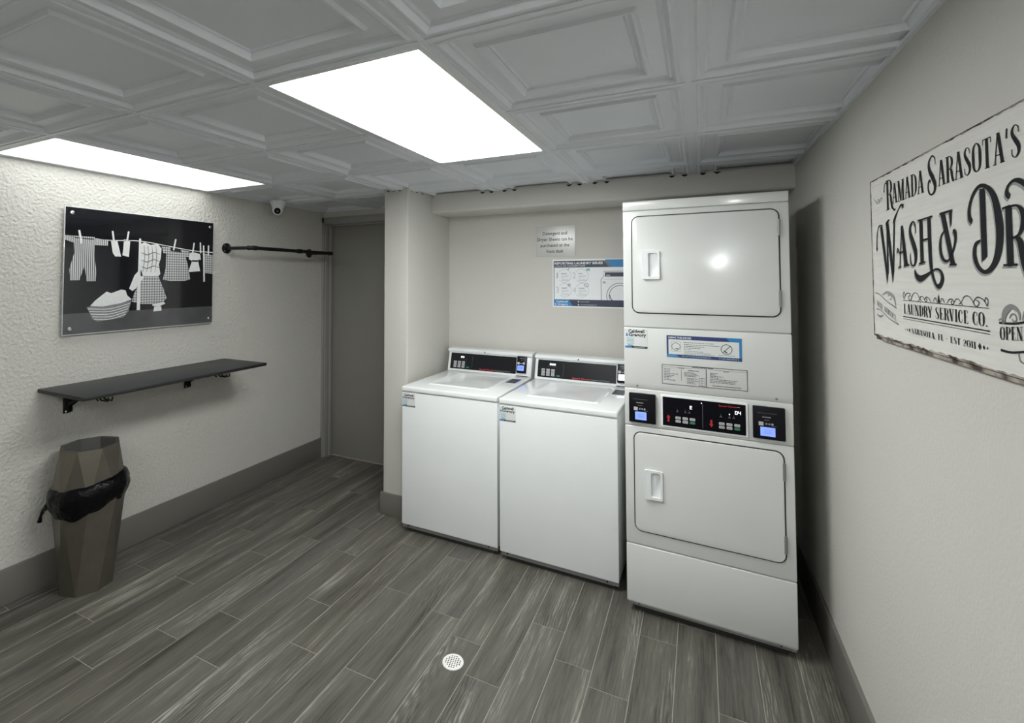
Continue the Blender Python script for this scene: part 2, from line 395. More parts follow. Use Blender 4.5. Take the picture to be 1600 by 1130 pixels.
# door with its stepped metal frame
door = bpy.data.objects.new('door_1', None); C.objects.link(door); door.location = (DX0, YD, 0); tag(door, kind='structure')
f = MB().m('frame_paint')
def frame_side(f, x_out, x_in, sgn):
    f.box(min(x_out, x_in), max(x_out, x_in), -0.016, 0.03, 0, DZ+0.05)
    f.box(min(x_in, x_in+sgn*0.012), max(x_in, x_in+sgn*0.012), 0.0, 0.055, 0, DZ+0.012)
    f.box(min(x_in, x_in+sgn*0.024), max(x_in, x_in+sgn*0.024), 0.05, 0.085, 0, DZ+0.0)
    f.box(min(x_out, x_in), max(x_out, x_in), 0.0, 0.2, 0, DZ+0.05)
frame_side(f, -0.048, -0.024, 1); frame_side(f, DX1-DX0+0.048, DX1-DX0+0.0, -1)
W_ = DX1-DX0
f.box(-0.048, W_+0.048, -0.016, 0.03, DZ+0.0, DZ+0.05); f.box(-0.03, W_, 0.0, 0.055, DZ-0.012, DZ+0.03); f.box(-0.03, W_, 0.05, 0.085, DZ-0.024, DZ+0.03)
f.box(-0.03, W_, 0.0, 0.2, DZ, DZ+0.05)
f.build('door_frame', door, bevel=0.002)
MB().m('door_paint').box(-0.01, W_-0.005, 0.088, 0.13, 0.006, DZ-0.01).build('door_leaf', door, bevel=0.002)
MB().m('grout').box(-0.012, W_, 0.082, 0.092, -0.002, 0.006).build('threshold', door)

# ceiling of embossed drop-in panels on a grid
T = 0.6096; GX, GY = -2.4618, 1.0901
prof = [(0.0, 0.0), (0.020, 0.0), (0.026, -0.004), (0.032, -0.004), (0.044, 0.009), (0.050, 0.007), (0.058, 0.012), (0.098, 0.012), (0.105, 0.003), (0.111, 0.003), (0.124, 0.020), (0.130, 0.018), (0.136, 0.022)]
ce = MB().m('ceiling_vinyl')
def in_light(c, r): return (c in (2,) and r in (0, 1)) or (c == -1 and r in (0, 1)) or (c == 2 and r in (-4, -3))
for c in range(-2, 6):
    for r in range(-7, 4):
        x0, y0 = GX+c*T, GY+r*T
        if in_light(c, r) or x0 > 0.5 or x0+T < XL+0.02: continue
        X = lambda v, y: min(max(v, XL+0.004), 0.53)
        Yc = lambda v: min(max(v, YR), 3.49)
        rings = []
        for i, h in prof: rings.append([(X(x0+i, 0), Yc(y0+i), H+h), (X(x0+T-i, 0), Yc(y0+i), H+h), (X(x0+T-i, 0), Yc(y0+T-i), H+h), (X(x0+i, 0), Yc(y0+T-i), H+h)])
        vs = [p for rg in rings for p in rg]; n = len(rings)
        fs = [(4*i+k, 4*i+(k+1) % 4, 4*(i+1)+(k+1) % 4, 4*(i+1)+k) for i in range(n-1) for k in range(4)]+[(4*(n-1), 4*(n-1)+1, 4*(n-1)+2, 4*(n-1)+3)]
        ce.add(vs, fs)
ce.m('grid_metal'); hw = 0.0085
for c in range(-2, 6):
    x = GX+c*T
    if x < XL or x > 0.47: continue
    ce.box(x-hw, x+hw, YR, 3.49, H-0.0035, H+0.004)
for r in range(-6, 5):
    y = GY+r*T
    if y > 3.49: continue
    for a, b_ in ((XL, GX), (GX, GX+2*T), (GX+2*T, GX+3*T), (GX+3*T, GX+4*T), (GX+4*T, 0.52)):
        if (r == 1 and a in (XL, GX+2*T)) or (r == -3 and a == GX+2*T): continue
        ce.box(a, b_, y-hw, y+hw, H-0.0032, H+0.004)
ce.box(XL, XL+0.012, YR, YD, H-0.006, H+0.004)
ce.prism([(xr(YR)-0.012, YR), (xr(YR)+.05, YR), (xr(3.5)+.05, 3.5), (xr(3.5)-0.012, 3.5)], 'z', H-0.006, H+0.004)
ce.m('grid_metal').box(XL-0.1, 0.66, YR, 3.7, H+0.10, H+0.14)
# small dark openings where the cut embossing meets the soffit and the pillar
ce.m('black_void')
for cx in (-1.241, -0.632, -0.022):
    for dx in (-0.118, -0.05, 0.045, 0.118):
        ce.prism([(cx+dx+a*0.021, H-0.001-b*0.013) for a, b in ((-1, 0), (-0.5, 0.55), (0, 1), (0.5, 0.55), (1, 0))], 'y', YB-0.0015, YB+0.002)
for cx in (-1.93, -1.885, -1.835):
    ce.prism([(cx+a*0.014, H-0.001-b*0.009) for a, b in ((-1, 0), (0, 1), (1, 0))], 'y', YC-0.0015, YC+0.002)
for cy in (2.90, 2.97, 3.05):
    ce.prism([(cy+a*0.014, H-0.001-b*0.008) for a, b in ((-1, 0), (0, 1), (1, 0))], 'x', XC1-0.001, XC1+0.0015)
struct(ce, 'ceiling', norm=False)

# ---------------------------------------------------------------- ceiling lights
def light(x0, x1, y0, y1, label, glow, group=None, bars=True):
    t = thing('ceiling_light', label, 'ceiling light', ((x0+x1)/2, (y0+y1)/2, H-0.004), group=group)
    a, b = (x1-x0)/2, (y1-y0)/2; w = 0.022
    f = MB().m('white_plastic')
    f.box(-a, -a+w, -b, b, 0, 0.03).box(a-w, a, -b, b, 0, 0.03).box(-a+w, a-w, -b, -b+w, 0, 0.03).box(-a+w, a-w, b-w, b, 0, 0.03)
    f.build('frame', t, bevel=0.0015)
    MB().m(glow).box(-a+w-.002, a-w+.002, -b+w-.002, b-w+.002, 0.006, 0.012).build('diffuser', t)
    return t
light(GX+2*T+hw, GX+3*T-hw, GY+hw, GY+2*T-hw, 'large glowing ceiling light panel over the middle of the room', 'diffuser_glow')
light(XL+0.013, GX-hw, GY+hw, GY+2*T-hw, 'glowing ceiling light panel right against the left wall above the clothesline picture', 'diffuser_glow_left')
light(GX+2*T+hw, GX+3*T-hw, GY-4*T+hw, GY-2*T-hw, 'ceiling light panel over the rear half of the room, away from the walls', 'diffuser_glow_rear')
wl = thing('highlight_lamp', 'small round lamp added unseen behind the camera for the highlight on the dryer door', 'lamp', (xr(-0.5), -0.5, 2.13))  # added unseen emitter, placed to throw a highlight onto the upper dryer door
MB().m('white_plastic').tube([(0, 0, 0), (-0.035, 0, 0), (-0.05, 0, 0)], [0.06, 0.055, 0.03], 32).build('base', wl, smooth=True)
gb = MB().m('highlight_lamp_glow'); R0 = 0.065
gb.tube([(-0.045-R0+R0*math.cos(a), 0, 0) for a in [PI*k/12 for k in range(13)]], [max(0.001, R0*math.sin(PI*k/12)) for k in range(13)], 24); gb.build('globe', wl, smooth=True)

# ---------------------------------------------------------------- stacked dryer
def plate(mb, x0, x1, z0, z1, r, y0, y1): return mb.prism(rrect(x0, x1, z0, z1, r), 'y', y0, y1)
DW, DD = 0.683, 0.70
dry = thing('stacked_dryer', 'tall white stacked coin dryer with two doors standing next to the right wall', 'dryer', (-0.3386, 2.5597, 0), -0.0369)
MB().m('enamel_dryer').box(0.002, DW-0.002, 0.008, DD, 0.045, 1.978).build('cabinet', dry, bevel=0.004)
k = MB().m('seal_rubber').box(0.03, DW-0.03, 0.04, DD-0.03, 0.0, 0.05); k.m('grey_metal').box(0.006, DW-0.006, 0.010, 0.02, 0.036, 0.052)
k.m('black_void').box(0.05, 0.056, 0.0085, 0.012, 0.042, 0.05).box(0.62, 0.626, 0.0085, 0.012, 0.042, 0.05)
tag(k.build('plinth', dry), 'dark recessed plinth')
MB().m('enamel_dryer').prism([(0.002, 1.938), (DD, 1.938), (DD, 1.984), (0.006, 1.984), (0.0, 1.978), (0.0, 1.94)], 'x', 0, DW).build('top_panel', dry, bevel=0.006, seg=3)
def front_panel(z0, z1, name, hole=None, y0=0.0):
    mb = MB().m('enamel_dryer').box(0.0, DW, y0, 0.0095, z0, z1); return mb.build(name, dry, bevel=0.004, seg=3)
front_panel(1.3705, 1.9345, 'upper_front')
front_panel(0.331, 0.892, 'lower_front')
front_panel(0.055, 0.327, 'base_panel')
# service panel with a lip that tucks back at its lower edge
sp = MB().m('enamel_dryer').prism([(-0.004, 1.3655), (0.0095, 1.3655), (0.0095, 1.073), (0.004, 1.073), (-0.004, 1.0995)], 'x', 0, DW).build('service_panel', dry, bevel=0.003, seg=3)
for x in (0.059, 0.624): tag(MB().m('grey_metal').tube([(x, -0.003, 1.087), (x, 0.006, 1.0895)], 0.0048, 12).build('screw', dry), 'small dark screw')
pd = MB().m('enamel_dryer').box(0.0, DW, 0.0, 0.0095, 0.8955, 1.0715).build('control_fascia', dry, bevel=0.003, seg=3)

def dryer_door(z0, z1):
    sm = MB().m('seal_rubber'); plate(sm, 0.0385, 0.6495, z0-0.0055, z1+0.0055, 0.0355, -0.0008, 0.002)
    seal = tag(sm.build('door_seal', dry), 'black rubber seal line')
    dm = MB().m('enamel_dryer'); plate(dm, 0.044, 0.644, z0, z1, 0.030, -0.0075, 0.004)
    d = dm.build('door', dry, bevel=0.003, seg=3)
    hz = z1-0.235
    h = MB().m('white_plastic')
    # outer shell of the cupped handle: a frame around a deep recess
    out = rrect(0.090, 0.168, hz-0.068, hz+0.068, 0.008); x0, x1, za, zb = 0.117, 0.160, hz-0.056, hz+0.058
    inn = rrect(x0, x1, za, zb, 0.008); n = len(out)
    h.add([(p[0], -0.0205 if p[0] < 0.12 else -0.0165, p[1]) for p in out]+[(p[0], -0.0195 if p[0] < 0.13 else -0.0165, p[1]) for p in inn], [(i, (i+1) % n, n+(i+1) % n, n+i) for i in range(n)])
    h.add([(p[0], -0.0205 if p[0] < 0.12 else -0.0165, p[1]) for p in out]+[(p[0]+(0.002 if p[0] > .12 else -.002), -0.0075, p[1]) for p in out], [(i, (i+1) % n, n+(i+1) % n, n+i) for i in range(n)])
    # recess: vertical wall on the grip side, ramp rising to the right
    b2 = [(x0+0.001, -0.0078, za+0.004), (x1, -0.0155, za+0.002), (x1, -0.0155, zb-0.002), (x0+0.001, -0.0078, zb-0.006)]
    h.add([(p[0], -0.0195 if p[0] < 0.13 else -0.0165, p[1]) for p in inn]+[(min(p[0]+0.004, x1), -0.0078 if p[0] < 0.13 else -0.0145, min(max(p[1], za+0.003), zb-0.003)) for p in inn],
          [(i, (i+1) % n, n+(i+1) % n, n+i) for i in range(n)]+[tuple(range(n, 2*n))])
    hh = h.build('handle', d, smooth=True)
    tag(hh, 'white cupped handle')
    for hzz in (z1-0.08, z0+0.078):
        hm = MB().m('grey_metal').tube([(0.6455, -0.0075, hzz-0.036), (0.6455, -0.0075, hzz+0.036)], 0.0055, 10).box(0.6455, 0.652, -0.004, 0.001, hzz-0.034, hzz+0.034)
        tag(hm.build('hinge', d, smooth=True), 'grey metal hinge')
    return d
dryer_door(1.441, 1.905); dryer_door(0.400, 0.863)

AX = dict(s=(1, 0, 0), t=(0, 0, 1), n=(0, -1, 0))
# control panel between two card readers
cp = MB().m('white_plastic'); plate(cp, 0.163, 0.518, 0.906, 1.057, 0.006, -0.0045, 0.002)
cpo = tag(cp.build('control_panel', dry, bevel=0.002), 'framed black control panel with two keypads')
ov = MB().m('black_gloss').box(0.172, 0.509, -0.0055, -0.003, 0.915, 1.048).build('overlay', cpo)
pr = MB(); F = Flat(pr, (0, -0.0057, 0), **AX)
F.rect(0.3385, 0.3415, 0.925, 1.030, 'divider_grey')
F.text('Speed Queen', 0.405, 1.031, 0.0105, 'red_print', width=0.070, bold=0.02)
F.rect(0.476, 0.487, 1.033, 1.036, 'grey_print')
for bx, up, red in ((0.0, True, 0), (0.178, False, 1)):
    ax = 0.1965+bx*1.0; zc = 0.950
    if up: F.poly([(ax-0.009, zc+0.003), (ax-0.004, zc+0.003), (ax-0.004, zc-0.016), (ax+0.004, zc-0.016), (ax+0.004, zc+0.003), (ax+0.009, zc+0.003), (ax, zc+0.017)], 'red_print')
    else: F.poly([(ax-0.009, zc-0.003), (ax, zc-0.017), (ax+0.009, zc-0.003), (ax+0.004, zc-0.003), (ax+0.004, zc+0.016), (ax-0.004, zc+0.016), (ax-0.004, zc-0.003)], 'red_print')
    for tx in (0.235, 0.2685, 0.285): F.poly([(tx+bx-0.006, 0.983), (tx+bx+0.006, 0.983), (tx+bx, 0.992)], 'dim_print'); F.rect(tx+bx-0.001, tx+bx+0.001, 0.992, 0.997, 'dim_print')
pr.build('lettering', cpo)
def keys(x0, z0, parent, dx=0.030, dz=0.0155, w=0.0225, h=0.0115, y=-0.0085, arrow=False):
    for j in range(2):
        for i in range(3):
            b = MB().m('green_print' if (j == 1 and i == 2) else 'button_grey'); plate(b, x0+i*dx, x0+i*dx+w, z0-j*dz-h, z0-j*dz, 0.003, y, y+0.003)
            Fb = Flat(b, (0, y-0.0001, 0), **AX)
            Fb.text(('REG', 'LOW', 'MED', 'HI', 'PERM', 'START')[j*3+i], x0+i*dx+w/2, z0-j*dz-h*0.72, 0.0058, 'dim_print' if not (j == 1 and i == 2) else 'grey_print', d=0.0003, align='CENTER', width=w*0.62)
            o = b.build('button', parent); o['label'] = 'green start button' if (j == 1 and i == 2) else 'pale grey button'
keys(0.2265, 0.9625, cpo); keys(0.4045, 0.9605, cpo)
for cx, body, w_ in ((0.288, 'E', 0.009), (0.468, '04', 0.0215)):
    b = MB(); Fb = Flat(b, (0, -0.0057, 0), **AX); 
    z_ = 1.003; hh_ = 0.0145; lw = 0.0019
    if body == 'E':
        Fb.rect(cx, cx+lw*1.3, z_, z_+hh_, 'led_white')
        for q_ in (0, 0.43, 0.87): Fb.rect(cx, cx+0.0085, z_+hh_*q_, z_+hh_*q_+lw, 'led_white')
    else:
        Fb.frame(cx, cx+0.0095, z_, z_+hh_, lw, 'led_white')
        Fb.rect(cx+0.0125, cx+0.0125+lw, z_+hh_*0.45, z_+hh_, 'led_white'); Fb.rect(cx+0.0205, cx+0.0205+lw, z_, z_+hh_, 'led_white'); Fb.rect(cx+0.0125, cx+0.022, z_+hh_*0.42, z_+hh_*0.42+lw, 'led_white')
    dots = MB(); Fb2 = Flat(dots, (0, -0.0057, 0), **AX)
    if body == '04': Fb2.disc(0.4465, 1.0, 0.0022, 'led_white')
    else: Fb2.disc(0.336, 1.036, 0.0022, 'led_white')
    tag(dots.build('indicator_light', cpo), 'tiny white indicator light')
    tag(b.build('display', cpo), 'lit white display digits')

def card_reader(parent, x0, x1, z0, z1, y0, dep, scr, big=True):
    rb = MB().m('black_plastic'); plate(rb, x0, x1, z0, z1, 0.004, y0-dep, y0)
    r = tag(rb.build('card_reader', parent, bevel=0.002), 'black card reader with a blue screen')
    w = x1-x0; cx = (scr[0]+scr[1])/2; yy = y0-dep-0.0001
    s = MB(); Fs = Flat(s, (0, yy, 0), **AX); Fs.rect(scr[0], scr[1], scr[2], scr[3], 'lcd_blue', d=0.0008)
    hh = scr[3]-scr[2]
    for q in (0.66, 0.45, 0.28): Fs.rect(cx-(scr[1]-scr[0])*0.28, cx+(scr[1]-scr[0])*(0.2+q*0.1), scr[2]+hh*q, scr[2]+hh*q+hh*0.05, 'lcd_text', d=0.001)
    tag(s.build('screen', r), 'lit blue screen')
    p = MB(); Fp = Flat(p, (0, yy, 0), **AX); top = scr[3]
    Fp.rect(scr[0]-0.006*w/0.12, scr[0]+0.012*w/0.12, top+0.005, top+0.022*w/0.12, 'button_grey')
    for i in range(3): Fp.rect(cx-0.008*w/0.12+i*0.011*w/0.12, cx-0.001*w/0.12+i*0.011*w/0.12, top+0.010*w/.12, top+0.018*w/0.12, 'grey_print' if i < 2 else 'button_grey')
    Fp.rect(scr[1]-0.012*w/.12, scr[1]+0.006*w/.12, top+0.005, top+0.008, 'dim_print')
    Fp.rect(cx-0.012*w/0.12, cx+0.006*w/0.12, top+0.028*w/0.12, top+0.032*w/0.12, 'dim_print')
    Fp.rect(cx-0.020*w/0.12, cx+0.012*w/0.12, top+0.041*w/0.12, top+0.045*w/0.12, 'grey_print')
    if big: Fp.rect(scr[0]-0.010, scr[1]+0.006, top+0.058, top+0.060, 'dim_print')
    p.build('lettering', r); return r
card_reader(dry, 0.022, 0.141, 0.914, 1.053, 0.0, 0.016, (0.050, 0.101, 0.928, 0.966))
card_reader(dry, 0.535, 0.653, 0.914, 1.052, 0.0, 0.016, (0.562, 0.616, 0.928, 0.966))

def company_label(parent, x0, z1, w, h, yf):
    """small sticker: company name over pale lines and a dark footer; its scan code is left blank"""
    b = MB(); F = Flat(b, (0, yf, 0), **AX)
    F.rect(x0, x0+w, z1-h, z1, 'label_white', 0.0004)
    F.text('Caldwell', x0+w*0.15, z1-h*0.19, h*0.25, 'ink_dark', 0.0007, width=w*0.72, bold=0.035)
    F.text('&', x0+w*0.03, z1-h*0.38, h*0.24, 'ink_blue', 0.0007, width=w*0.13, bold=0.03)
    F.text('Gregory', x0+w*0.17, z1-h*0.38, h*0.24, 'ink_dark', 0.0007, width=w*0.78, bold=0.035)
    for i in range(5): F.rect(x0+w*0.07, x0+w*(0.42-0.03*(i % 2)), z1-h*(0.50+i*0.075), z1-h*(0.465+i*0.075), 'ink_teal', 0.0007)
    F.rect(x0+w*0.12, x0+w*0.36, z1-h*0.88, z1-h*0.84, 'ink_slate', 0.0007)
    F.rect(x0, x0+w*0.30, z1-h, z1-h*0.90, 'ink_blue', 0.0007); F.rect(x0+w*0.30, x0+w, z1-h, z1-h*0.90, 'ink_dark', 0.0007)
    F.rect(x0+w*0.40, x0+w*0.90, z1-h*0.965, z1-h*0.935, 'ink_pale', 0.0009)
    return tag(b.build('sticker', parent), 'small white company sticker with dark and blue lettering')
company_label(dry, 0.006, 1.359, 0.102, 0.091, -0.0045)
# blue-bordered instructions sticker
st = MB(); F = Flat(st, (0, -0.0045, 0), **AX); x0, x1, z0, z1 = 0.193, 0.499, 1.2365, 1.338
F.rect(x0, x1, z0, z1, 'ink_navy', 0.0004); F.rect(x0+0.008, x1-0.010, z0+0.014, z1-0.018, 'label_white', 0.0007)
F.poly([(x1-0.060, z1), (x1-0.045, z1-0.018), (x1-0.010, z1-0.018), (x1-0.010, z0+0.014), (x1, z0+0.014), (x1, z1)], 'ink_blue', 0.0008)
F.poly([(x0, z0), (x0+0.056, z0), (x0+0.042, z0+0.014), (x0, z0+0.014)], 'ink_blue', 0.0008)
F.text('USING THE DRYER', x0+0.008, z1-0.014, 0.012, 'white_print', 0.0009, width=0.098, bold=0.03)
F.text('Caldwell & Gregory', x0+0.004, z0+0.0045, 0.007, 'ink_teal', 0.0009, width=0.034)
lines(F, x0+0.064, z0+0.0055, [0.12], 0.004, 0.003, 'ink_teal', 0.0009); lines(F, x0+0.215, z0+0.0055, [0.08], 0.004, 0.003, 'ink_teal', 0.0009)
F.ribbon([(a, b_, 0.0022) for a, b_ in rrect(x0+0.021, x0+0.060, z0+0.027, z0+0.074, 0.004, 2)], 'ink_pale', 0.0009, closed=True, smooth=1)
F.ring(x0+0.040, z0+0.050, 0.0175, 0.0025, 'ink_mid', 0.001); F.poly([(x0+0.031, z0+0.040), (x0+0.052, z0+0.038), (x0+0.048, z0+0.044)], 'ink_mid', 0.001)
F.text('PREPARE THE LOAD BEFORE YOU START', x0+0.072, z0+0.069, 0.0055, 'ink_dark', 0.0009, width=0.125, bold=0.02)
lines(F, x0+0.074, z0+0.0605, [0.145, 0.085, 0.07], 0.0075, 0.0026, 'ink_mid', 0.0009)
F.text('DRY TIPS', x0+0.072, z0+0.037, 0.005, 'ink_dark', 0.0009, width=0.032, bold=0.02)
lines(F, x0+0.074, z0+0.0305, [0.08, 0.11, 0.125], 0.0065, 0.002, 'ink_mid', 0.0009)
F.ring(x0+0.247, z0+0.050, 0.0215, 0.0028, 'ink_dark', 0.0009)
F.ribbon([(x0+0.262, z0+0.066, 0.0028), (x0+0.232, z0+0.034, 0.0028)], 'ink_dark', 0.0009, smooth=1)
F.poly([(x0+0.235, z0+0.047), (x0+0.252, z0+0.036), (x0+0.246, z0+0.033), (x0+0.238, z0+0.040)], 'ink_dark', 0.001)
lines(F, x0+0.215, z0+0.0215, [0.066], 0.004, 0.002, 'ink_mid', 0.0009)
tag(st.build('instruction_sticker', dry), 'blue bordered instruction sticker')
# outlined instruction chart
st = MB(); F = Flat(st, (0, -0.0045, 0), **AX); x0, x1, z0, z1 = 0.171, 0.519, 1.1085, 1.2005
F.frame(x0, x1, z0, z1, 0.0022, 'ink_dark', 0.0005)
F.rect(x0, x0+0.125, z1-0.011, z1-0.010, 'ink_mid', 0.0005); F.rect(x1-0.130, x1, z1-0.011, z1-0.010, 'ink_mid', 0.0005)
F.text('DRYING INSTRUCTIONS', (x0+x1)/2-0.002, z1-0.008, 0.0085, 'ink_dark', 0.0006, align='CENTER', width=0.085, bold=0.02)
F.rect(0.356, 0.3585, z0+0.003, z1-0.010, 'ink_dark', 0.0005); F.rect(0.2535, 0.255, z0+0.02, z1-0.018, 'ink_mid', 0.0005)
F.text('LOAD', 0.254, z1-0.0155, 0.0065, 'ink_dark', 0.0006, align='CENTER', width=0.026, bold=0.02)
F.text('TEMPERATURE', 0.304, z1-0.0235, 0.006, 'ink_dark', 0.0006, align='CENTER', width=0.046, bold=0.02)
F.text('START', 0.437, z1-0.0165, 0.0065, 'ink_dark', 0.0006, align='CENTER', width=0.022, bold=0.02)
lines(F, 0.180, z1-0.022, [0.028, 0.024, 0.026, 0.060, 0.046, 0.03, 0.022, 0.048], 0.0072, 0.0026, 'ink_mid')
lines(F, 0.266, z1-0.032, [0.044, 0.054, 0.06, 0.05], 0.0055, 0.0022, 'ink_mid'); lines(F, 0.278, z1-0.058, [0.044, 0.03, 0.05, 0.03, 0.036], 0.0058, 0.0022, 'ink_mid')
for a in range(3): F.rect(0.327, 0.352, z0+0.006+a*0.011, z0+0.0068+a*0.011, 'ink_mid')
F.frame(0.327, 0.352, z0+0.005, z0+0.041, 0.0012, 'ink_mid'); F.rect(0.339, 0.340, z0+0.005, z0+0.041, 'ink_mid')
lines(F, 0.372, z1-0.026, [0.032, 0.024, 0.052, 0.034, 0.11, 0.10, 0.10], 0.0068, 0.0026, 'ink_mid')
F.text('SEE CABINET FOR MORE INSTRUCTIONS', 0.438, z0+0.009, 0.006, 'ink_dark', 0.0006, align='CENTER', width=0.112, bold=0.02)
tag(st.build('instruction_chart', dry), 'black outlined instruction chart')

# ---------------------------------------------------------------- top-load washers
WW = 0.657
def washer(loc, rot, label, digits, left):
    t = thing('washing_machine', label, 'washing machine', loc, rot, group=None)
    MB().m('enamel').box(0.003, WW-0.003, 0.006, 0.69, 0.045, 0.886).build('cabinet', t, bevel=0.004)
    MB().m('enamel').box(0.001, WW-0.001, 0.0, 0.009, 0.050, 0.8795).build('front_panel', t, bevel=0.004, seg=3)
    k = MB().m('grey_metal').box(0.004, WW-0.004, 0.012, 0.03, 0.026, 0.05); k.m('seal_rubber').box(0.03, WW-0.03, 0.03, 0.66, 0.0, 0.046)
    k.m('black_void').box(0.040, 0.046, 0.010, 0.013, 0.034, 0.05).box(WW-0.065, WW-0.059, 0.010, 0.013, 0.034, 0.05)
    tag(k.build('plinth', t), 'grey recessed kick plate')
    dk = MB().m('enamel').box(-0.001, WW+0.001, -0.006, 0.70, 0.884, 0.9175).build('top_deck', t, bevel=0.009, seg=4)
    # lid: a shallow raised plate with a rolled lip and a pressed field
    lm = MB().m('enamel'); o = rrect(0.112, 0.540, 0.120, 0.545, 0.025); i1 = rrect(0.119, 0.533, 0.127, 0.54, 0.022); i2 = rrect(0.132, 0.520, 0.142, 0.532, 0.016); i3 = rrect(0.142, 0.510, 0.153, 0.526, 0.012); n = len(o)
    rings = [(o, 0.9172), (i1, 0.9235), (i2, 0.9235), (i3, 0.9205)]
    vs = [(p[0], p[1], z) for rg, z in rings for p in rg]
    lm.add(vs, [(n*a+i, n*a+(i+1) % n, n*(a+1)+(i+1) % n, n*(a+1)+i) for a in range(3) for i in range(n)]+[tuple(range(3*n, 4*n))])
    lid = lm.build('lid', t, smooth=True)
    ds = MB().m('white_plastic').box(0.553, 0.630, 0.385, 0.537, 0.9172, 0.9185); ds.m('ink_mid').box(0.557, 0.626, 0.39, 0.532, 0.9186, 0.9192)
    for j in range(9): ds.m('divider_grey').box(0.559, 0.624, 0.397+j*0.0152, 0.403+j*0.0152, 0.9192, 0.9205)
    tag(ds.build('dispenser', t), 'dark ribbed bleach dispenser')
    # console: sloped fascia with an overhanging cap
    c0, c1 = -0.003, WW+0.003
    cons = MB().m('enamel').prism([(0.628, 0.9175), (0.664, 1.052), (0.664, 1.060), (0.735, 1.066), (0.735, 0.9175)], 'x', c0+0.004, c1-0.004)
    co = cons.build('console', t, bevel=0.004, seg=3)
    cap = MB().m('enamel').prism([(0.652, 1.057), (0.652, 1.072), (0.660, 1.079), (0.74, 1.086), (0.74, 1.066), (0.668, 1.055)], 'x', c0, c1).build('console_cap', co, bevel=0.003, seg=3)
    lk = MB().m('black_void').tube([(0.30, 0.6505, 1.0655), (0.30, 0.66, 1.0655)], 0.0045, 14); tag(lk.build('lock', co), 'small black lock hole')
    sx, sz = 0.664-0.628, 1.052-0.9175; L = math.hypot(sx, sz); tv = (0, sx/L, sz/L); nv = (0, -sz/L, sx/L)
    axs = dict(s=(1, 0, 0), t=tv, n=nv); O = (0, 0.628, 0.9175)
    def slab(mb, x0, x1, a, b, d0, d1):
        q = Flat(mb, O, **axs); vs = [q.P(p, d) for d in (d0, d1) for p in ((x0, a), (x1, a), (x1, b), (x0, b))]
        mb.add(vs, [(0, 3, 2, 1), (4, 5, 6, 7), (0, 1, 5, 4), (1, 2, 6, 5), (2, 3, 7, 6), (3, 0, 4, 7)]); return mb
    a0, a1 = 0.0165, 0.133
    ov = slab(MB().m('charcoal_overlay'), 0.022, 0.545, a0, a1, -0.001, 0.0012); cpn = tag(ov.build('control_panel', co), 'dark control panel strip')
    pr = MB(); F = Flat(pr, O, **axs)
    F.text('Speed Queen', 0.262, a0+0.006, 0.0155, 'red_print', 0.0016, width=0.118, bold=0.02)
    F.text('Commercial Washer', 0.384, a0+0.006, 0.0125, 'grey_print', 0.0016, width=0.122)
    F.rect(0.199, 0.2015, a0+0.012, a0+0.102, 'divider_grey', 0.0016)
    for x in (0.095, 0.112, 0.130, 0.148): F.poly([(x-0.003, 0.088), (x+0.003, 0.088), (x, 0.094)], 'dim_print', 0.0016)
    F.text('NORMAL', 0.026, 0.066, 0.006, 'dim_print', 0.0016, width=0.02)
    pr.build('lettering', cpn)
    for j in range(3):
        for i in range(3):
            b = slab(MB().m('button_grey'), 0.050+i*0.034, 0.073+i*0.034, 0.060-j*0.0165, 0.0735-j*0.0165, 0.001, 0.003)
            q = Flat(b, O, **axs); q.rect(0.054+i*0.034, 0.068+i*0.034, 0.065-j*0.0165, 0.068-j*0.0165, 'dim_print', 0.0033)
            tag(b.build('button', cpn), 'pale grey button')
    b = slab(MB().m('green_print'), 0.154, 0.178, 0.027, 0.0375, 0.001, 0.003); tag(b.build('button', cpn), 'green start button')
    dsp = MB(); F = Flat(dsp, O, **axs); F.text(digits, 0.104, 0.100, 0.017, 'led_white', 0.0016, width=0.014*len(digits), bold=0.03, align='LEFT')
    tag(dsp.build('display', cpn), 'lit white display digits')
    # card reader on its white bezel
    bz = slab(MB().m('white_plastic'), 0.545, 0.648, 0.006, 0.136, 0.0, 0.006); bz.m('black_void'); slab(bz, 0.545, 0.634, 0.002, 0.006, 0.0, 0.003)
    bz.build('reader_bezel', co, bevel=0.0015)
    rd = slab(MB().m('black_plastic'), 0.552, 0.623, 0.024, 0.141, 0.005, 0.022); r = tag(rd.build('card_reader', co, bevel=0.004), 'black card reader with a small screen')
    # thing > console > reader already three levels: screen and print stay in the reader's own mesh
    F = Flat(rd, O, **axs)
    return t, co, r, rd, axs, O
def finish_reader(old, rd, axs, O, scr):
    F = Flat(rd, O, **axs)
    F.rect(0.560, 0.608, 0.040, 0.076, scr, 0.0224); F.rect(0.566, 0.598, 0.060, 0.064, 'lcd_text' if scr == 'lcd_blue' else 'button_grey', 0.0227); F.rect(0.566, 0.600, 0.052, 0.055, 'lcd_text' if scr == 'lcd_blue' else 'button_grey', 0.0227)
    F.rect(0.558, 0.574, 0.083, 0.099, 'button_grey', 0.0224); F.rect(0.579, 0.586, 0.086, 0.094, 'grey_print', 0.0224); F.rect(0.590, 0.597, 0.086, 0.094, 'grey_print', 0.0224); F.rect(0.600, 0.612, 0.084, 0.099, 'button_grey', 0.0224)
    F.rect(0.574, 0.600, 0.124, 0.127, 'grey_print', 0.0224); F.rect(0.582, 0.592, 0.111, 0.115, 'dim_print', 0.0224)
    p = old.parent; d = old.data; bpy.data.objects.remove(old); bpy.data.meshes.remove(d)
    return tag(rd.build('card_reader', p, bevel=0.004), 'black card reader with a small screen')
t1, co1, r1, rd1, ax1, O1 = washer((-1.722, 2.7107, 0), -0.006, 'white top-load washing machine standing against the pillar, left of the two washers', '00', True)
finish_reader(r1, rd1, ax1, O1, 'lcd_blue')
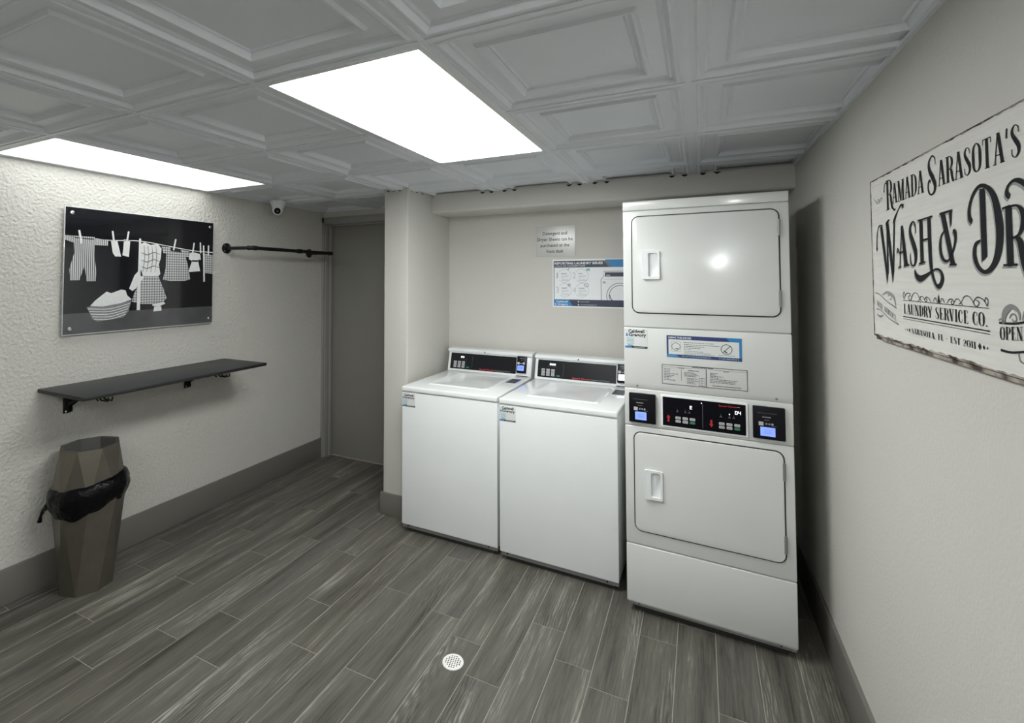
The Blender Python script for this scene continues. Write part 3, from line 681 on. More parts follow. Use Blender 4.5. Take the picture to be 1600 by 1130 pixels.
t2, co2, r2, rd2, ax2, O2 = washer((-1.0475, 2.6905, 0), -0.022, 'white top-load washing machine standing between the other washer and the stacked dryer', '800', False)
finish_reader(r2, rd2, ax2, O2, 'led_white')
company_label(t1, 0.003, 0.872, 0.096, 0.082, 0.0); company_label(t2, 0.003, 0.872, 0.098, 0.083, 0.0)
t1['group'] = t2['group'] = 'washing machines in the alcove'

# ---------------------------------------------------------------- steel plaque and poster on the alcove wall
pl = thing('wall_plaque', 'brushed steel plaque about detergent and dryer sheets above the laundry poster', 'sign', (-1.062, YA, 1.764))
p = MB().m('brushed_steel').box(0, 0.284, -0.004, 0, 0, 0.218).build('plate', pl, bevel=0.0008)
b = MB(); F = Flat(b, (0, -0.004, 0), **AX)
for i, (s, w_) in enumerate((('Detergent and', 0.176), ('Dryer Sheets can be', 0.254), ('purchased at the', 0.208), ('front desk', 0.122))):
    F.text(s, 0.139, 0.156-i*0.0425, 0.033, 'ink_dark', 0.0005, align='CENTER', width=w_, bold=0.012)
b.build('lettering', pl)

ps = thing('poster', 'white and blue laundry issues poster below the steel plaque', 'poster', (-0.941, YA, 1.4065))
PWD, PH = 0.545, 0.337
MB().m('paper_white').box(0, PWD, -0.002, 0, 0, PH).build('sheet', ps)
b = MB(); F = Flat(b, (0, -0.002, 0), **AX)
F.rect(0.008, PWD-0.008, PH-0.058, PH-0.012, 'ink_slate', 0.0004)
F.poly([(0.362, PH-0.006), (0.408, PH-0.058), (PWD-0.006, PH-0.058), (PWD-0.006, PH-0.006)], 'ink_blue', 0.0006)
F.poly([(0.350, PH-0.012), (0.366, PH-0.012), (0.410, PH-0.058), (0.390, PH-0.058)], 'ink_mid', 0.0007)
F.rect(0.008, 0.013, 0.05, PH-0.058, 'ink_mid', 0.0004)
F.rect(0.008, PWD-0.008, 0.008, 0.054, 'ink_slate', 0.0004); F.poly([(0.008, 0.008), (0.140, 0.008), (0.115, 0.054), (0.008, 0.054)], 'ink_blue', 0.0006)
b.build('printed_bands', ps)
b = MB(); F = Flat(b, (0, -0.002, 0), **AX)
F.text('REPORTING LAUNDRY ISSUES', 0.014, PH-0.036, 0.0225, 'white_print', 0.0008, width=0.335, bold=0.035)
F.text('A QUICK AND CONVENIENT GUIDE', 0.014, PH-0.051, 0.011, 'white_print', 0.0008, width=0.215, bold=0.02)
F.text('Caldwell', 0.026, 0.032, 0.020, 'white_print', 0.0008, width=0.080, bold=0.02); F.text('& Gregory', 0.014, 0.014, 0.020, 'white_print', 0.0008, width=0.095, bold=0.02)
F.text('800 555 LAUNDRY', 0.196, 0.036, 0.009, 'white_print', 0.0008, width=0.06); F.text('www.caldwellandgregory.com', 0.196, 0.016, 0.009, 'white_print', 0.0008, width=0.11)
F.disc(0.182, 0.040, 0.006, 'ink_pale', 0.0008); F.disc(0.182, 0.019, 0.006, 'ink_pale', 0.0008)
for i, (cx, cz, dg, hd) in enumerate(((0.085, 0.220, '1', 'BE READY'), (0.205, 0.220, '2', 'PHONE'), (0.085, 0.118, '3', 'WEBSITE'), (0.205, 0.118, '4', 'SCAN'))):
    pts = [(cx+0.047*math.cos(a), cz+0.047*math.sin(a), 0.0022) for a in [(-0.80+1.6*k/30)*PI for k in range(31)]]
    F.ribbon(pts, 'ink_pale', 0.0005, smooth=1)
    F.text(dg, cx-0.062 if dg != '1' else cx-0.056, cz-0.018, 0.060, 'ink_pale', 0.0004, width=0.022 if dg != '1' else 0.010, bold=-0.01)
    F.text(hd, cx-0.022, cz+0.012, 0.010, 'ink_dark', 0.0006, width=0.040 if i != 1 else 0.027, bold=0.02)
    lines(F, cx-0.022, cz+0.000, [0.055, 0.050, 0.02, 0.055, 0.052][:5], 0.0085, 0.0026, 'ink_pale', 0.0006)
F.rect(0.236, 0.262, 0.254, 0.270, 'ink_teal', 0.0008); F.disc(0.117, 0.155, 0.012, 'ink_pale', 0.0008); F.ring(0.238, 0.155, 0.013, 0.003, 'ink_mid', 0.0008); F.disc(0.238, 0.155, 0.005, 'ink_teal', 0.0008)
F.ribbon([(0.108, 0.262, 0.006), (0.122, 0.276, 0.002)], 'ink_mid', 0.0008, smooth=1)
b.build('lettering', ps)
b = MB(); F = Flat(b, (0, -0.002, 0), **AX)
F.ribbon([(0.336, 0.054, 0.0035), (0.336, 0.195, 0.0035), (0.354, 0.216, 0.0035), (0.354, 0.250, 0.0035), (0.53, 0.250, 0.0035)], 'ink_mid', 0.0006, smooth=1)
F.rect(0.362, 0.530, 0.214, 0.243, 'ink_slate', 0.0006); F.text('DIAL', 0.372, 0.219, 0.012, 'white_print', 0.0009, width=0.026, bold=0.02)
F.rect(0.352, 0.530, 0.196, 0.198, 'ink_pale', 0.0006); F.rect(0.347, 0.366, 0.166, 0.182, 'ink_pale', 0.0006)
for r_, m_ in ((0.088, 'ink_mid'), (0.072, 'ink_mid')):
    F.ribbon([(0.460+r_*math.cos(a), 0.082+r_*math.sin(a), 0.004) for a in [(-0.10+1.20*k/40)*PI for k in range(41)] if 0.082+r_*math.sin(a) > 0.053], m_, 0.0006, smooth=1)
F.ribbon([(0.392, 0.090, 0.005), (0.398, 0.066, 0.005), (0.408, 0.054, 0.005)], 'ink_dark', 0.0006)
b.build('washer_drawing', ps)

# ---------------------------------------------------------------- black and white clothesline picture on the left wall
pic = thing('wall_picture', 'glossy black and white picture of washing on a clothesline hanging on the left wall', 'picture', (XL, 1.428, 1.296))
PX = dict(s=(0, 1, 0), t=(0, 0, 1), n=(1, 0, 0)); PWI, PHI = 0.915, 0.705
MB().m('acrylic_edge').box(0.016, 0.0238, 0, PWI, 0, PHI).build('acrylic_panel', pic, bevel=0.0008)
b = MB(); F = Flat(b, (0.0238, 0, 0), **PX)
F.rect(0.004, PWI-0.004, 0.118, PHI-0.004, 'photo_black', 0.0004); F.rect(0.004, PWI-0.004, 0.006, 0.118, 'photo_floor', 0.0004)
b.build('print', pic)
D = 0.0008
b = MB(); F = Flat(b, (0.0238, 0, 0), **PX)
F.ribbon([(0.006, 0.535, 0.005), (0.22, 0.532, 0.005), (0.40, 0.540, 0.005), (0.58, 0.520, 0.005), (0.75, 0.500, 0.005), (PWI-0.006, 0.495, 0.005)], 'photo_white', D)
F.ribbon([(0.402, 0.118, 0.020), (0.404, 0.555, 0.012)], 'photo_white', 0.0014, smooth=1)
for x, z, a in ((0.085, 0.55, 0.2), (0.255, 0.56, 0.15), (0.325, 0.565, -0.15), (0.62, 0.54, -0.2), (0.755, 0.525, -0.15), (0.815, 0.53, 0.05), (0.875, 0.515, 0)):
    F.ribbon([(x, z-0.045, 0.011), (x-a*0.07, z+0.028, 0.010)], 'photo_white', 0.0014, smooth=1)
b.build('clothesline_art', pic)
b = MB(); F = Flat(b, (0.0238, 0, 0), **PX)
F.poly([(0.045, 0.545), (0.150, 0.545), (0.150, 0.44), (0.165, 0.34), (0.160, 0.295), (0.115, 0.295), (0.102, 0.38), (0.078, 0.30), (0.033, 0.30), (0.028, 0.36), (0.05, 0.45)], 'photo_stripe', D)
F.poly([(0.006, 0.545), (0.050, 0.545), (0.050, 0.505), (0.006, 0.520)], 'photo_stripe', D+0.0002); F.poly([(0.148, 0.540), (0.222, 0.532), (0.222, 0.500), (0.148, 0.500)], 'photo_stripe', D+0.0002)
b.build('striped_rompers_art', pic); b = MB(); F = Flat(b, (0.0238, 0, 0), **PX)
F.poly([(0.236, 0.535), (0.272, 0.532), (0.296, 0.44), (0.262, 0.440), (0.248, 0.46)], 'photo_white', D)
b.build('sock_art', pic); b = MB(); F = Flat(b, (0.0238, 0, 0), **PX)
F.poly([(0.310, 0.545), (0.346, 0.540), (0.340, 0.440), (0.302, 0.448), (0.306, 0.48)], 'photo_white', D)
b.build('sock_art', pic); b = MB(); F = Flat(b, (0.0238, 0, 0), **PX)
F.poly([(0.545, 0.495), (0.70, 0.480), (0.722, 0.40), (0.742, 0.305), (0.70, 0.296), (0.60, 0.296), (0.552, 0.304), (0.570, 0.38), (0.572, 0.48)], 'photo_gingham', D)
F.poly([(0.540, 0.515), (0.60, 0.512), (0.60, 0.468), (0.552, 0.475)], 'photo_gingham', D+0.0002); F.poly([(0.668, 0.502), (0.732, 0.494), (0.732, 0.452), (0.685, 0.462)], 'photo_gingham', D+0.0002)
b.build('checked_dress_art', pic); b = MB(); F = Flat(b, (0.0238, 0, 0), **PX)
F.poly([(0.736, 0.485), (0.775, 0.488), (0.812, 0.478), (0.818, 0.44), (0.796, 0.440), (0.814, 0.362), (0.726, 0.355), (0.752, 0.430), (0.728, 0.442)], 'photo_white', D)
F.rect(0.752, 0.796, 0.425, 0.436, 'photo_black', D+0.0002)
b.build('small_dress_art', pic); b = MB(); F = Flat(b, (0.0238, 0, 0), **PX)
F.poly([(0.842, 0.485), (PWI-0.006, 0.475), (PWI-0.006, 0.345), (0.842, 0.350)], 'photo_gingham', D)
F.poly([(0.832, 0.54), (0.842, 0.54), (0.852, 0.29), (0.840, 0.288)], 'photo_white', D+0.0003)
b.build('checked_apron_art', pic)
# a checked pinafore with a white ruffled blouse hung on the pole
b = MB(); F = Flat(b, (0.0238, 0, 0), **PX)
F.poly([(0.412, 0.330), (0.520, 0.330), (0.556, 0.25), (0.580, 0.185), (0.555, 0.162), (0.49, 0.152), (0.42, 0.155), (0.362, 0.172), (0.372, 0.21), (0.398, 0.27)], 'photo_gingham', D)
F.poly([(0.405, 0.520), (0.430, 0.535), (0.470, 0.520), (0.515, 0.530), (0.540, 0.500), (0.536, 0.44), (0.524, 0.40), (0.535, 0.34), (0.52, 0.325), (0.415, 0.325), (0.40, 0.34), (0.41, 0.42)], 'photo_white', D+0.0001)
F.poly([(0.41, 0.37), (0.375, 0.33), (0.345, 0.25), (0.365, 0.235), (0.385, 0.25), (0.43, 0.315)], 'photo_white', D+0.0001)
for x in (0.428, 0.452, 0.478, 0.503): F.ribbon([(x, 0.515, 0.003), (x+0.006, 0.44, 0.005), (x-0.004, 0.35, 0.003)], 'photo_grey', D+0.0004)
for z in (0.47, 0.425, 0.385): F.ribbon([(0.414, z, 0.004), (0.45, z-0.012, 0.007), (0.49, z+0.004, 0.006), (0.528, z-0.006, 0.004)], 'photo_grey', D+0.0005)
F.poly([(0.485, 0.155), (0.56, 0.165), (0.572, 0.150), (0.53, 0.135), (0.49, 0.140)], 'photo_white', D); F.poly([(0.50, 0.135), (0.545, 0.135), (0.548, 0.108), (0.495, 0.105)], 'photo_white', D)
b.build('dress_art', pic)
b = MB(); F = Flat(b, (0.0238, 0, 0), **PX)
F.poly([(0.118, 0.150), (0.36, 0.178), (0.345, 0.115), (0.315, 0.080), (0.175, 0.066), (0.148, 0.082)], 'photo_grey', D)
for i in range(5): F.ribbon([(0.125+i*0.008, 0.140-i*0.015, 0.004), (0.24, 0.135-i*0.015, 0.004), (0.352-i*0.006, 0.162-i*0.016, 0.004)], 'photo_white', D+0.0003)
F.poly([(0.135, 0.156), (0.16, 0.185), (0.22, 0.235), (0.245, 0.225), (0.30, 0.245), (0.325, 0.24), (0.335, 0.21), (0.362, 0.185), (0.30, 0.165), (0.20, 0.150)], 'photo_white', D+0.0002)
b.build('basket_art', pic)
for y, z in ((0.035, 0.035), (PWI-0.03, 0.035), (0.035, PHI-0.035), (PWI-0.03, PHI-0.035)):
    tag(MB().m('chrome').tube([(0.0, y, z), (0.030, y, z)], 0.0105, 20).build('standoff', pic, bevel=0.002), 'round chrome standoff cap')

# ---------------------------------------------------------------- folding wall shelf
sh = thing('wall_shelf', 'long narrow black wall shelf on folding brackets below the clothesline picture', 'shelf', (XL, 1.338, 1.031))
bd = MB().m('shelf_board').box(0.001, 0.425, 0.0, 1.125, -0.002, 0.0); bd.m('shelf_edge').box(0.0, 0.426, -0.0005, 1.1255, -0.0185, -0.002)
bd.build('board', sh, bevel=0.001)
def bracket(y):
    b = MB().m('iron_black')
    b.box(0.0, 0.004, y-0.019, y+0.019, -0.155, -0.0185)
    b.box(0.004, 0.020, y-0.019, y-0.016, -0.150, -0.0185).box(0.004, 0.020, y+0.016, y+0.019, -0.150, -0.0185)
    br = b.build('bracket', sh, bevel=0.0008); tag(br, 'black folding bracket')
    a = MB().m('iron_black'); a.prism([(0.004, -0.0185), (0.33, -0.0185), (0.33, -0.028), (0.31, -0.036), (0.004, -0.036)], 'y', y-0.0165, y-0.0135)
    a.prism([(0.004, -0.0185), (0.33, -0.0185), (0.33, -0.028), (0.31, -0.036), (0.004, -0.036)], 'y', y+0.0135, y+0.0165)
    a.build('arm', br)
    s = MB().m('iron_black'); s.prism([(0.010, -0.125), (0.010, -0.108), (0.165, -0.030), (0.20, -0.030)], 'y', y-0.012, y-0.009)
    s.prism([(0.010, -0.125), (0.010, -0.108), (0.165, -0.030), (0.20, -0.030)], 'y', y+0.009, y+0.012)
    s.build('strut', br)
    l = MB().m('iron_black'); l.tube([(0.31, y-0.010, -0.030), (0.345, y-0.010, -0.048), (0.40, y-0.010, -0.046), (0.405, y-0.010, -0.028)], 0.004, 8)
    l.tube([(0.31, y+0.010, -0.030), (0.345, y+0.010, -0.048), (0.40, y+0.010, -0.046), (0.405, y+0.010, -0.028)], 0.004, 8)
    l.tube([(0.27, y, -0.032), (0.283, y, -0.052), (0.296, y, -0.056)], 0.004, 8); l.build('release_lever', br, smooth=True)
    sc = MB().m('chrome').tube([(0.004, y-0.008, -0.145), (0.007, y-0.008, -0.145)], 0.005, 12).tube([(0.004, y+0.004, -0.045), (0.007, y+0.004, -0.045)], 0.004, 12)
    sc.build('screws', br)
bracket(0.135); bracket(0.835)

# ---------------------------------------------------------------- iron pipe clothes rail
pr_ = thing('pipe_rail', 'black iron pipe clothes rail mounted on the left wall beside the door', 'clothes rail', (XL, 2.468, 1.828))
Lr = 0.850; ar = 0.262
def flange(y, z):
    b = MB().m('iron_black'); b.tube([(0, y, z), (0.006, y, z)], 0.038, 28).tube([(0.006, y, z), (0.010, y, z)], [0.036, 0.022], 24).tube([(0.008, y, z), (0.024, y, z)], 0.0185, 8)
    for k in range(4): a = PI/4+k*PI/2; b.m('grey_metal').tube([(0.006, y+0.028*math.cos(a), z+0.028*math.sin(a)), (0.009, y+0.028*math.cos(a), z+0.028*math.sin(a))], 0.0042, 8)
    tag(b.build('flange', pr_, smooth=True), 'round black wall flange')
flange(0, 0); flange(Lr, 0.004)
for y in (0, Lr):
    MB().m('iron_black').tube([(0.02, y, 0.004*y/Lr), (ar-0.01, y, -0.004)], 0.0125, 16).build('arm_pipe', pr_, smooth=True)
    e = MB().m('iron_black'); s = 1 if y == 0 else -1
    e.tube([(ar-0.034, y, -0.003), (ar-0.030, y, -0.003), (ar-0.012, y, -0.004), (ar-0.003, y+s*0.003, -0.004), (ar, y+s*0.012, -0.004), (ar, y+s*0.032, -0.004), (ar, y+s*0.036, -0.004)], [0.018, 0.0165, 0.016, 0.016, 0.0165, 0.0165, 0.018], 14)
    e.build('elbow', pr_, smooth=True)
MB().m('iron_black').tube([(ar, 0.02, -0.004), (ar, Lr-0.02, -0.004)], 0.0135, 16).build('long_pipe', pr_, smooth=True)
MB().m('iron_black').tube([(ar, Lr*0.52, -0.004), (ar, Lr*0.52+0.005, -0.004), (ar, Lr*0.52+0.045, -0.004), (ar, Lr*0.52+0.05, -0.004)], [0.0155, 0.018, 0.018, 0.0155], 14).build('coupling', pr_, smooth=True)

# ---------------------------------------------------------------- security camera
sc = thing('security_camera', 'white dome security camera under the ceiling near the left wall', 'security camera', (-2.955, 2.835, H))
def lathe(mb, prof_, seg=28, c=(0, 0), cap=False):
    o = len(mb.v)
    for r, z in prof_:
        for k in range(seg): a = 2*PI*k/seg; mb.v.append((c[0]+r*math.cos(a), c[1]+r*math.sin(a), z))
    for i in range(len(prof_)-1):
        for k in range(seg):
            a = o+i*seg+k; b = o+i*seg+(k+1) % seg; mb.f.append((a, b, b+seg, a+seg)); mb.mi.append(mb.cur)
    return mb
lathe(MB().m('white_plastic'), [(0.001, -0.001), (0.061, -0.001), (0.062, -0.016), (0.058, -0.022), (0.050, -0.045), (0.044, -0.062), (0.030, -0.066), (0.001, -0.066)]).build('base', sc, smooth=True)
ball = MB().m('white_plastic'); R_ = 0.043
lathe(ball, [(max(0.0005, R_*math.sin(a)), R_*math.cos(a)) for a in [PI*k/14 for k in range(15)]]); bo = ball.build('camera_ball', sc, smooth=True); bo.location = (0.004, -0.006, -0.070)
d = Vector((0.62, -0.72, -0.34)).normalized(); rot = d.to_track_quat('Z', 'Y')
def lens_part(mname, prof_, name):
    m_ = MB().m(mname); lathe(m_, prof_, 24); o = m_.build(name, bo, smooth=True); o.rotation_mode = 'QUATERNION'; o.rotation_quaternion = rot; return o
tag(lens_part('black_gloss', [(0.0245, 0.033), (0.0245, 0.040), (0.021, 0.043), (0.0005, 0.043)], 'lens_window'), 'round black lens window')
lens_part('divider_grey', [(0.010, 0.0432), (0.009, 0.046), (0.0005, 0.0445)], 'lens')

# ---------------------------------------------------------------- faceted bin and its bag
bx, by = -2.905, 1.503
tb = thing('trash_can', 'bronze faceted trash can standing under the wall shelf', 'trash can', (bx, by, 0))
def ring_pts(r, z, ph, n=8): return [(r*math.cos(ph+2*PI*k/n), r*math.sin(ph+2*PI*k/n), z) for k in range(n)]
def anti(mb, A, B, n=8):
    """triangular facets between ring A (lower) and ring B (upper, turned half a step)"""
    o = len(mb.v); mb.v += A+B
    for k in range(n):
        mb.f += [(o+k, o+(k+1) % n, o+n+k), (o+(k+1) % n, o+n+(k+1) % n, o+n+k)]; mb.mi += [mb.cur]*2
    return mb
ph0 = math.radians(-5)
b = MB().m('bin_bronze'); anti(b, ring_pts(0.120, 0, ph0), ring_pts(0.162, 0.47, ph0+PI/8)); b.add(ring_pts(0.120, 0, ph0), [tuple(range(8))])
b.build('body', tb)
b = MB().m('bin_bronze'); anti(b, ring_pts(0.168, 0.47, ph0+PI/8), ring_pts(0.150, 0.60, ph0+PI/4)); anti(b, ring_pts(0.150, 0.60, ph0+PI/4), ring_pts(0.138, 0.728, ph0+PI/8+PI/4))
# simpler read: facets run from the seam up to the rim
b = MB().m('bin_bronze'); anti(b, ring_pts(0.166, 0.475, ph0+PI/8), ring_pts(0.137, 0.728, ph0+PI/4))
rimo = ring_pts(0.137, 0.728, ph0+PI/4); rimi = ring_pts(0.118, 0.728, ph0+PI/4); inn = ring_pts(0.112, 0.60, ph0+PI/4)
b.add(rimo+rimi, [(i, (i+1) % 8, 8+(i+1) % 8, 8+i) for i in range(8)]); b.m('bin_inner').add(rimi+inn, [(i, (i+1) % 8, 8+(i+1) % 8, 8+i) for i in range(8)])
tag(b.build('lid', tb), 'tapered faceted lid with an open top')
# the bag: folded skirt hanging out between lid and body
bag = MB().m('liner'); seg = 72; rows = 12; o = 0
rnd = random.Random(3); nz = [[rnd.uniform(-1, 1) for _ in range(seg)] for _ in range(rows)]
for j in range(rows):
    u = j/(rows-1)
    for k in range(seg):
        a = 2*PI*k/seg
        tilt = 0.022*math.cos(a-0.9)
        zt = 0.555+tilt; zb = 0.415+tilt+0.014*math.sin(3*a+1)+0.006*math.sin(9*a)
        z = zt*(1-u)+zb*u
        bulge = math.sin(PI*min(1, u*1.05))**0.7
        sm_ = (nz[j][k]+nz[j][(k+1) % seg]+nz[j][k-1])/3
        r = 0.160-0.004*u+0.020*bulge+0.0035*math.sin(11*a+4*u)*bulge+0.004*sm_*bulge
        if u == 0: r = 0.150
        if u == 1: r = 0.156
        bag.v.append((r*math.cos(a), r*math.sin(a), z))
for j in range(rows-1):
    for k in range(seg): a = j*seg+k; b_ = j*seg+(k+1) % seg; bag.f.append((a, b_, b_+seg, a+seg)); bag.mi.append(0)
# knotted corner
bag.tube([(-0.045, -0.165, 0.46), (-0.075, -0.172, 0.435), (-0.088, -0.176, 0.405), (-0.094, -0.178, 0.375)], [0.016, 0.010, 0.006, 0.011], 8)
bo_ = bag.build('trash_bag', None, smooth=True); bo_.location = (bx, by, 0)
tag(bo_, 'black plastic trash bag folded out around the bronze trash can', 'trash bag')

# ---------------------------------------------------------------- floor drain
dr = thing('floor_drain', 'small round pale metal floor drain with a grid of holes', 'floor drain', (-0.947, 1.894, 0.0), math.radians(12))
r_ = 0.0435
b = MB().m('drain_metal'); pitch = 0.0098; hs = 0.0026; cells = {}
# perforated plate: build a fine grid of cells, leaving the holes out
nn = 4
ring_o = circle(0, 0, r_, 48); rin = 0.0375
b.add([(x, y, 0.003) for x, y in ring_o]+[(x, y, 0.003) for x, y in circle(0, 0, rin, 48)], [(i, (i+1) % 48, 48+(i+1) % 48, 48+i) for i in range(48)])
b.add([(x, y, 0.003) for x, y in ring_o]+[(x*1.03, y*1.03, 0.0) for x, y in ring_o], [(i, (i+1) % 48, 48+(i+1) % 48, 48+i) for i in range(48)])
edges = []; x = -4.5*pitch
for i in range(-4, 5): edges += [i*pitch-hs, i*pitch+hs]
edges = [-rin-0.003]+edges+[rin+0.003]
for i in range(len(edges)-1):
    for j in range(len(edges)-1):
        xa, xb, ya, yb = edges[i], edges[i+1], edges[j], edges[j+1]; cx, cy = (xa+xb)/2, (ya+yb)/2
        hole = (i % 2 == 1) and (j % 2 == 1) and math.hypot(cx, cy) < 0.0335
        if hole: continue
        q = [(xa, ya), (xb, ya), (xb, yb), (xa, yb)]
        q = [((px, py) if math.hypot(px, py) <= rin+0.002 else (px/math.hypot(px, py)*(rin+0.002), py/math.hypot(px, py)*(rin+0.002))) for px, py in q]
        if math.hypot(cx, cy) > rin+0.012: continue
        b.add([(px, py, 0.0028) for px, py in q], [(0, 1, 2, 3)])
b.build('grate', dr, norm=False)
b = MB().m('black_void'); b.add([(x, y, 0.0008) for x, y in circle(0, 0, 0.040, 32)], [tuple(range(32))]); b.build('drain_well', dr, norm=False)

# ---------------------------------------------------------------- distressed wooden laundry sign on the right wall
# sign coordinates: s runs from far to near along the wall, t up
ang = math.atan(-0.0156)
SY0 = 1.98
sg = thing('wall_sign', 'whitewashed wooden wash and dry sign with black lettering hanging on the right wall', 'sign', (xr(SY0), SY0, 1.42), 0)
sd = Vector((-(-0.0156), -1, 0)).normalized(); nd = Vector((-1, 0.0156, 0)).normalized()
SF = dict(s=sd, t=(0, 0, 1), n=nd); S0, S1, T0, T1 = 0.082, 0.950, 0.014, 0.474; TH = 0.020
bd = MB().m('sign_wood'); q = Flat(bd, (0, 0, 0), **SF)
n4 = [(S0, T0), (S1, T0), (S1, T1), (S0, T1)]
bd.add([q.P(p, d_) for d_ in (0.0005, TH) for p in n4], [(0, 3, 2, 1), (4, 5, 6, 7), (0, 1, 5, 4), (1, 2, 6, 5), (2, 3, 7, 6), (3, 0, 4, 7)])
bd.build('board', sg)
# worn dark rim: an irregular band along each edge, carried round onto the sides
ed = MB().m('sign_worn_edge'); q = Flat(ed, (0, 0, 0), **SF); rr = random.Random(5)
def worn(p0, p1, inward, base):
    n = 60; outer = []; inner = []
    for i in range(n+1):
        u = i/n; x = p0[0]+(p1[0]-p0[0])*u; z = p0[1]+(p1[1]-p0[1])*u
        w_ = base*(0.5+rr.random()*0.9)
        outer.append((x, z)); inner.append((x+inward[0]*w_, z+inward[1]*w_))
    vs = [q.P(p, TH+0.0006) for p in outer]+[q.P(p, TH+0.0005) for p in inner]+[q.P((p[0]-inward[0]*0.0008, p[1]-inward[1]*0.0008), 0.0) for p in outer]+[q.P((p[0]-inward[0]*0.0008, p[1]-inward[1]*0.0008), TH+.0006) for p in outer]
    m_ = n+1
    ed.add(vs, [(i, i+1, m_+i+1, m_+i) for i in range(n)]+[(2*m_+i, 2*m_+i+1, 3*m_+i+1, 3*m_+i) for i in range(n)])
worn((S0, T0), (S1, T0), (0, 1), 0.0045); worn((S0, T1), (S1, T1), (0, -1), 0.003); worn((S0, T0), (S0, T1), (1, 0), 0.005); worn((S1, T0), (S1, T1), (-1, 0), 0.005)
ed.build('worn_edge', sg, norm=False)
rl = MB().m('sign_worn_edge'); q = Flat(rl, (0, 0, 0), **SF); r4 = [(S0+0.001, T0-0.0105), (S1-0.001, T0-0.0105), (S1-0.001, T0-0.001), (S0+0.001, T0-0.001)]
rl.add([q.P(p, d_) for d_ in (0.0005, 0.016) for p in r4], [(0, 3, 2, 1), (4, 5, 6, 7), (0, 1, 5, 4), (1, 2, 6, 5), (2, 3, 7, 6), (3, 0, 4, 7)])
tag(rl.build('bottom_rail', sg), 'chipped brown and white bottom rail')

TK, TN = 0.13, 0.034     # thick and thin strokes of the lettering, letter height 1
def serif(x, z, w=0.24): return ('q', [(x-w/2, z-0.015), (x+w/2, z-0.015), (x+w/2, z+0.015), (x-w/2, z+0.015)])
def stem(x, z0=0.0, z1=1.0, w=TK, s=True):
    r = [('q', [(x-w/2, z0), (x+w/2, z0), (x+w/2, z1), (x-w/2, z1)])]
    if s: r += [serif(x, z0+0.015), serif(x, z1-0.015)]
    return r
def dg(x0, z0, x1, z1, w): return [('q', [(x0-w/2, z0), (x0+w/2, z0), (x1+w/2, z1), (x1-w/2, z1)])]
def rb(*p): return [('r', list(p))]
G = {}
G['R'] = (0.50, stem(0.13)+rb((0.13, 0.985, TN), (0.30, 0.97, TN), (0.40, 0.85, 0.10), (0.40, 0.66, 0.11), (0.30, 0.52, TN), (0.13, 0.50, TN))+rb((0.27, 0.51, TN), (0.36, 0.42, 0.11), (0.40, 0.2, 0.12), (0.46, 0.03, 0.10), (0.52, 0.02, 0.02)))
G['P'] = (0.46, stem(0.13)+rb((0.13, 0.985, TN), (0.30, 0.97, TN), (0.40, 0.85, 0.10), (0.40, 0.62, 0.11), (0.30, 0.48, TN), (0.13, 0.46, TN)))
G['A'] = (0.50, dg(0.08, 0, 0.24, 1, TN+0.01)+dg(0.42, 0, 0.26, 1, TK)+[serif(0.08, 0.015, 0.16), serif(0.42, 0.015, 0.22)]+[('q', [(0.12, 0.27), (0.38, 0.27), (0.38, 0.305), (0.12, 0.305)])])
G['M'] = (0.62, stem(0.09, w=TN+0.01)+stem(0.53)+dg(0.31, 0.02, 0.12, 1, TK)+dg(0.31, 0.02, 0.50, 1, TN+0.01))
G['N'] = (0.52, stem(0.09, w=TN+0.01)+stem(0.43, w=TN+0.01)+dg(0.42, 0, 0.11, 1, TK))
G['D'] = (0.50, stem(0.13)+rb((0.13, 0.985, TN), (0.30, 0.96, TN), (0.42, 0.78, 0.11), (0.44, 0.5, 0.13), (0.42, 0.22, 0.11), (0.30, 0.04, TN), (0.13, 0.015, TN)))
G['S'] = (0.42, rb((0.35, 0.74, 0.03), (0.34, 0.90, TN), (0.22, 0.985, TN), (0.10, 0.88, 0.08), (0.10, 0.72, 0.11), (0.21, 0.54, 0.14), (0.33, 0.34, 0.14), (0.33, 0.14, 0.09), (0.20, 0.015, TN), (0.07, 0.10, TN), (0.05, 0.28, 0.03)))
G['O'] = (0.50, [('c', [(0.25, 0.985, TN), (0.40, 0.85, 0.09), (0.43, 0.5, 0.13), (0.40, 0.15, 0.09), (0.25, 0.015, TN), (0.10, 0.15, 0.09), (0.07, 0.5, 0.13), (0.10, 0.85, 0.09)])])
G['0'] = G['O']
G['C'] = (0.46, rb((0.39, 0.70, 0.05), (0.38, 0.88, 0.05), (0.27, 0.985, TN), (0.12, 0.85, 0.09), (0.08, 0.5, 0.13), (0.12, 0.15, 0.09), (0.27, 0.015, TN), (0.38, 0.12, 0.03), (0.40, 0.30, 0.03)))
G['T'] = (0.46, stem(0.23, s=False)+[serif(0.23, 0.015)]+[('q', [(0.02, 0.965), (0.44, 0.965), (0.44, 0.998), (0.02, 0.998)])]+dg(0.03, 0.80, 0.04, 0.98, 0.03)+dg(0.43, 0.80, 0.42, 0.98, 0.03))
G['H'] = (0.56, stem(0.13)+stem(0.43)+[('q', [(0.13, 0.49), (0.43, 0.49), (0.43, 0.525), (0.13, 0.525)])])
G['L'] = (0.42, stem(0.13)+[('q', [(0.13, 0), (0.38, 0), (0.38, 0.034), (0.13, 0.034)])]+dg(0.38, 0, 0.39, 0.24, 0.03))
G['E'] = (0.44, stem(0.13)+[('q', [(0.13, z), (x, z), (x, z+0.034), (0.13, z+0.034)]) for z, x in ((0, 0.39), (0.49, 0.32), (0.966, 0.38))]+dg(0.39, 0, 0.40, 0.22, 0.03)+dg(0.38, 0.80, 0.38, 1.0, 0.03)+dg(0.32, 0.42, 0.32, 0.6, 0.025))
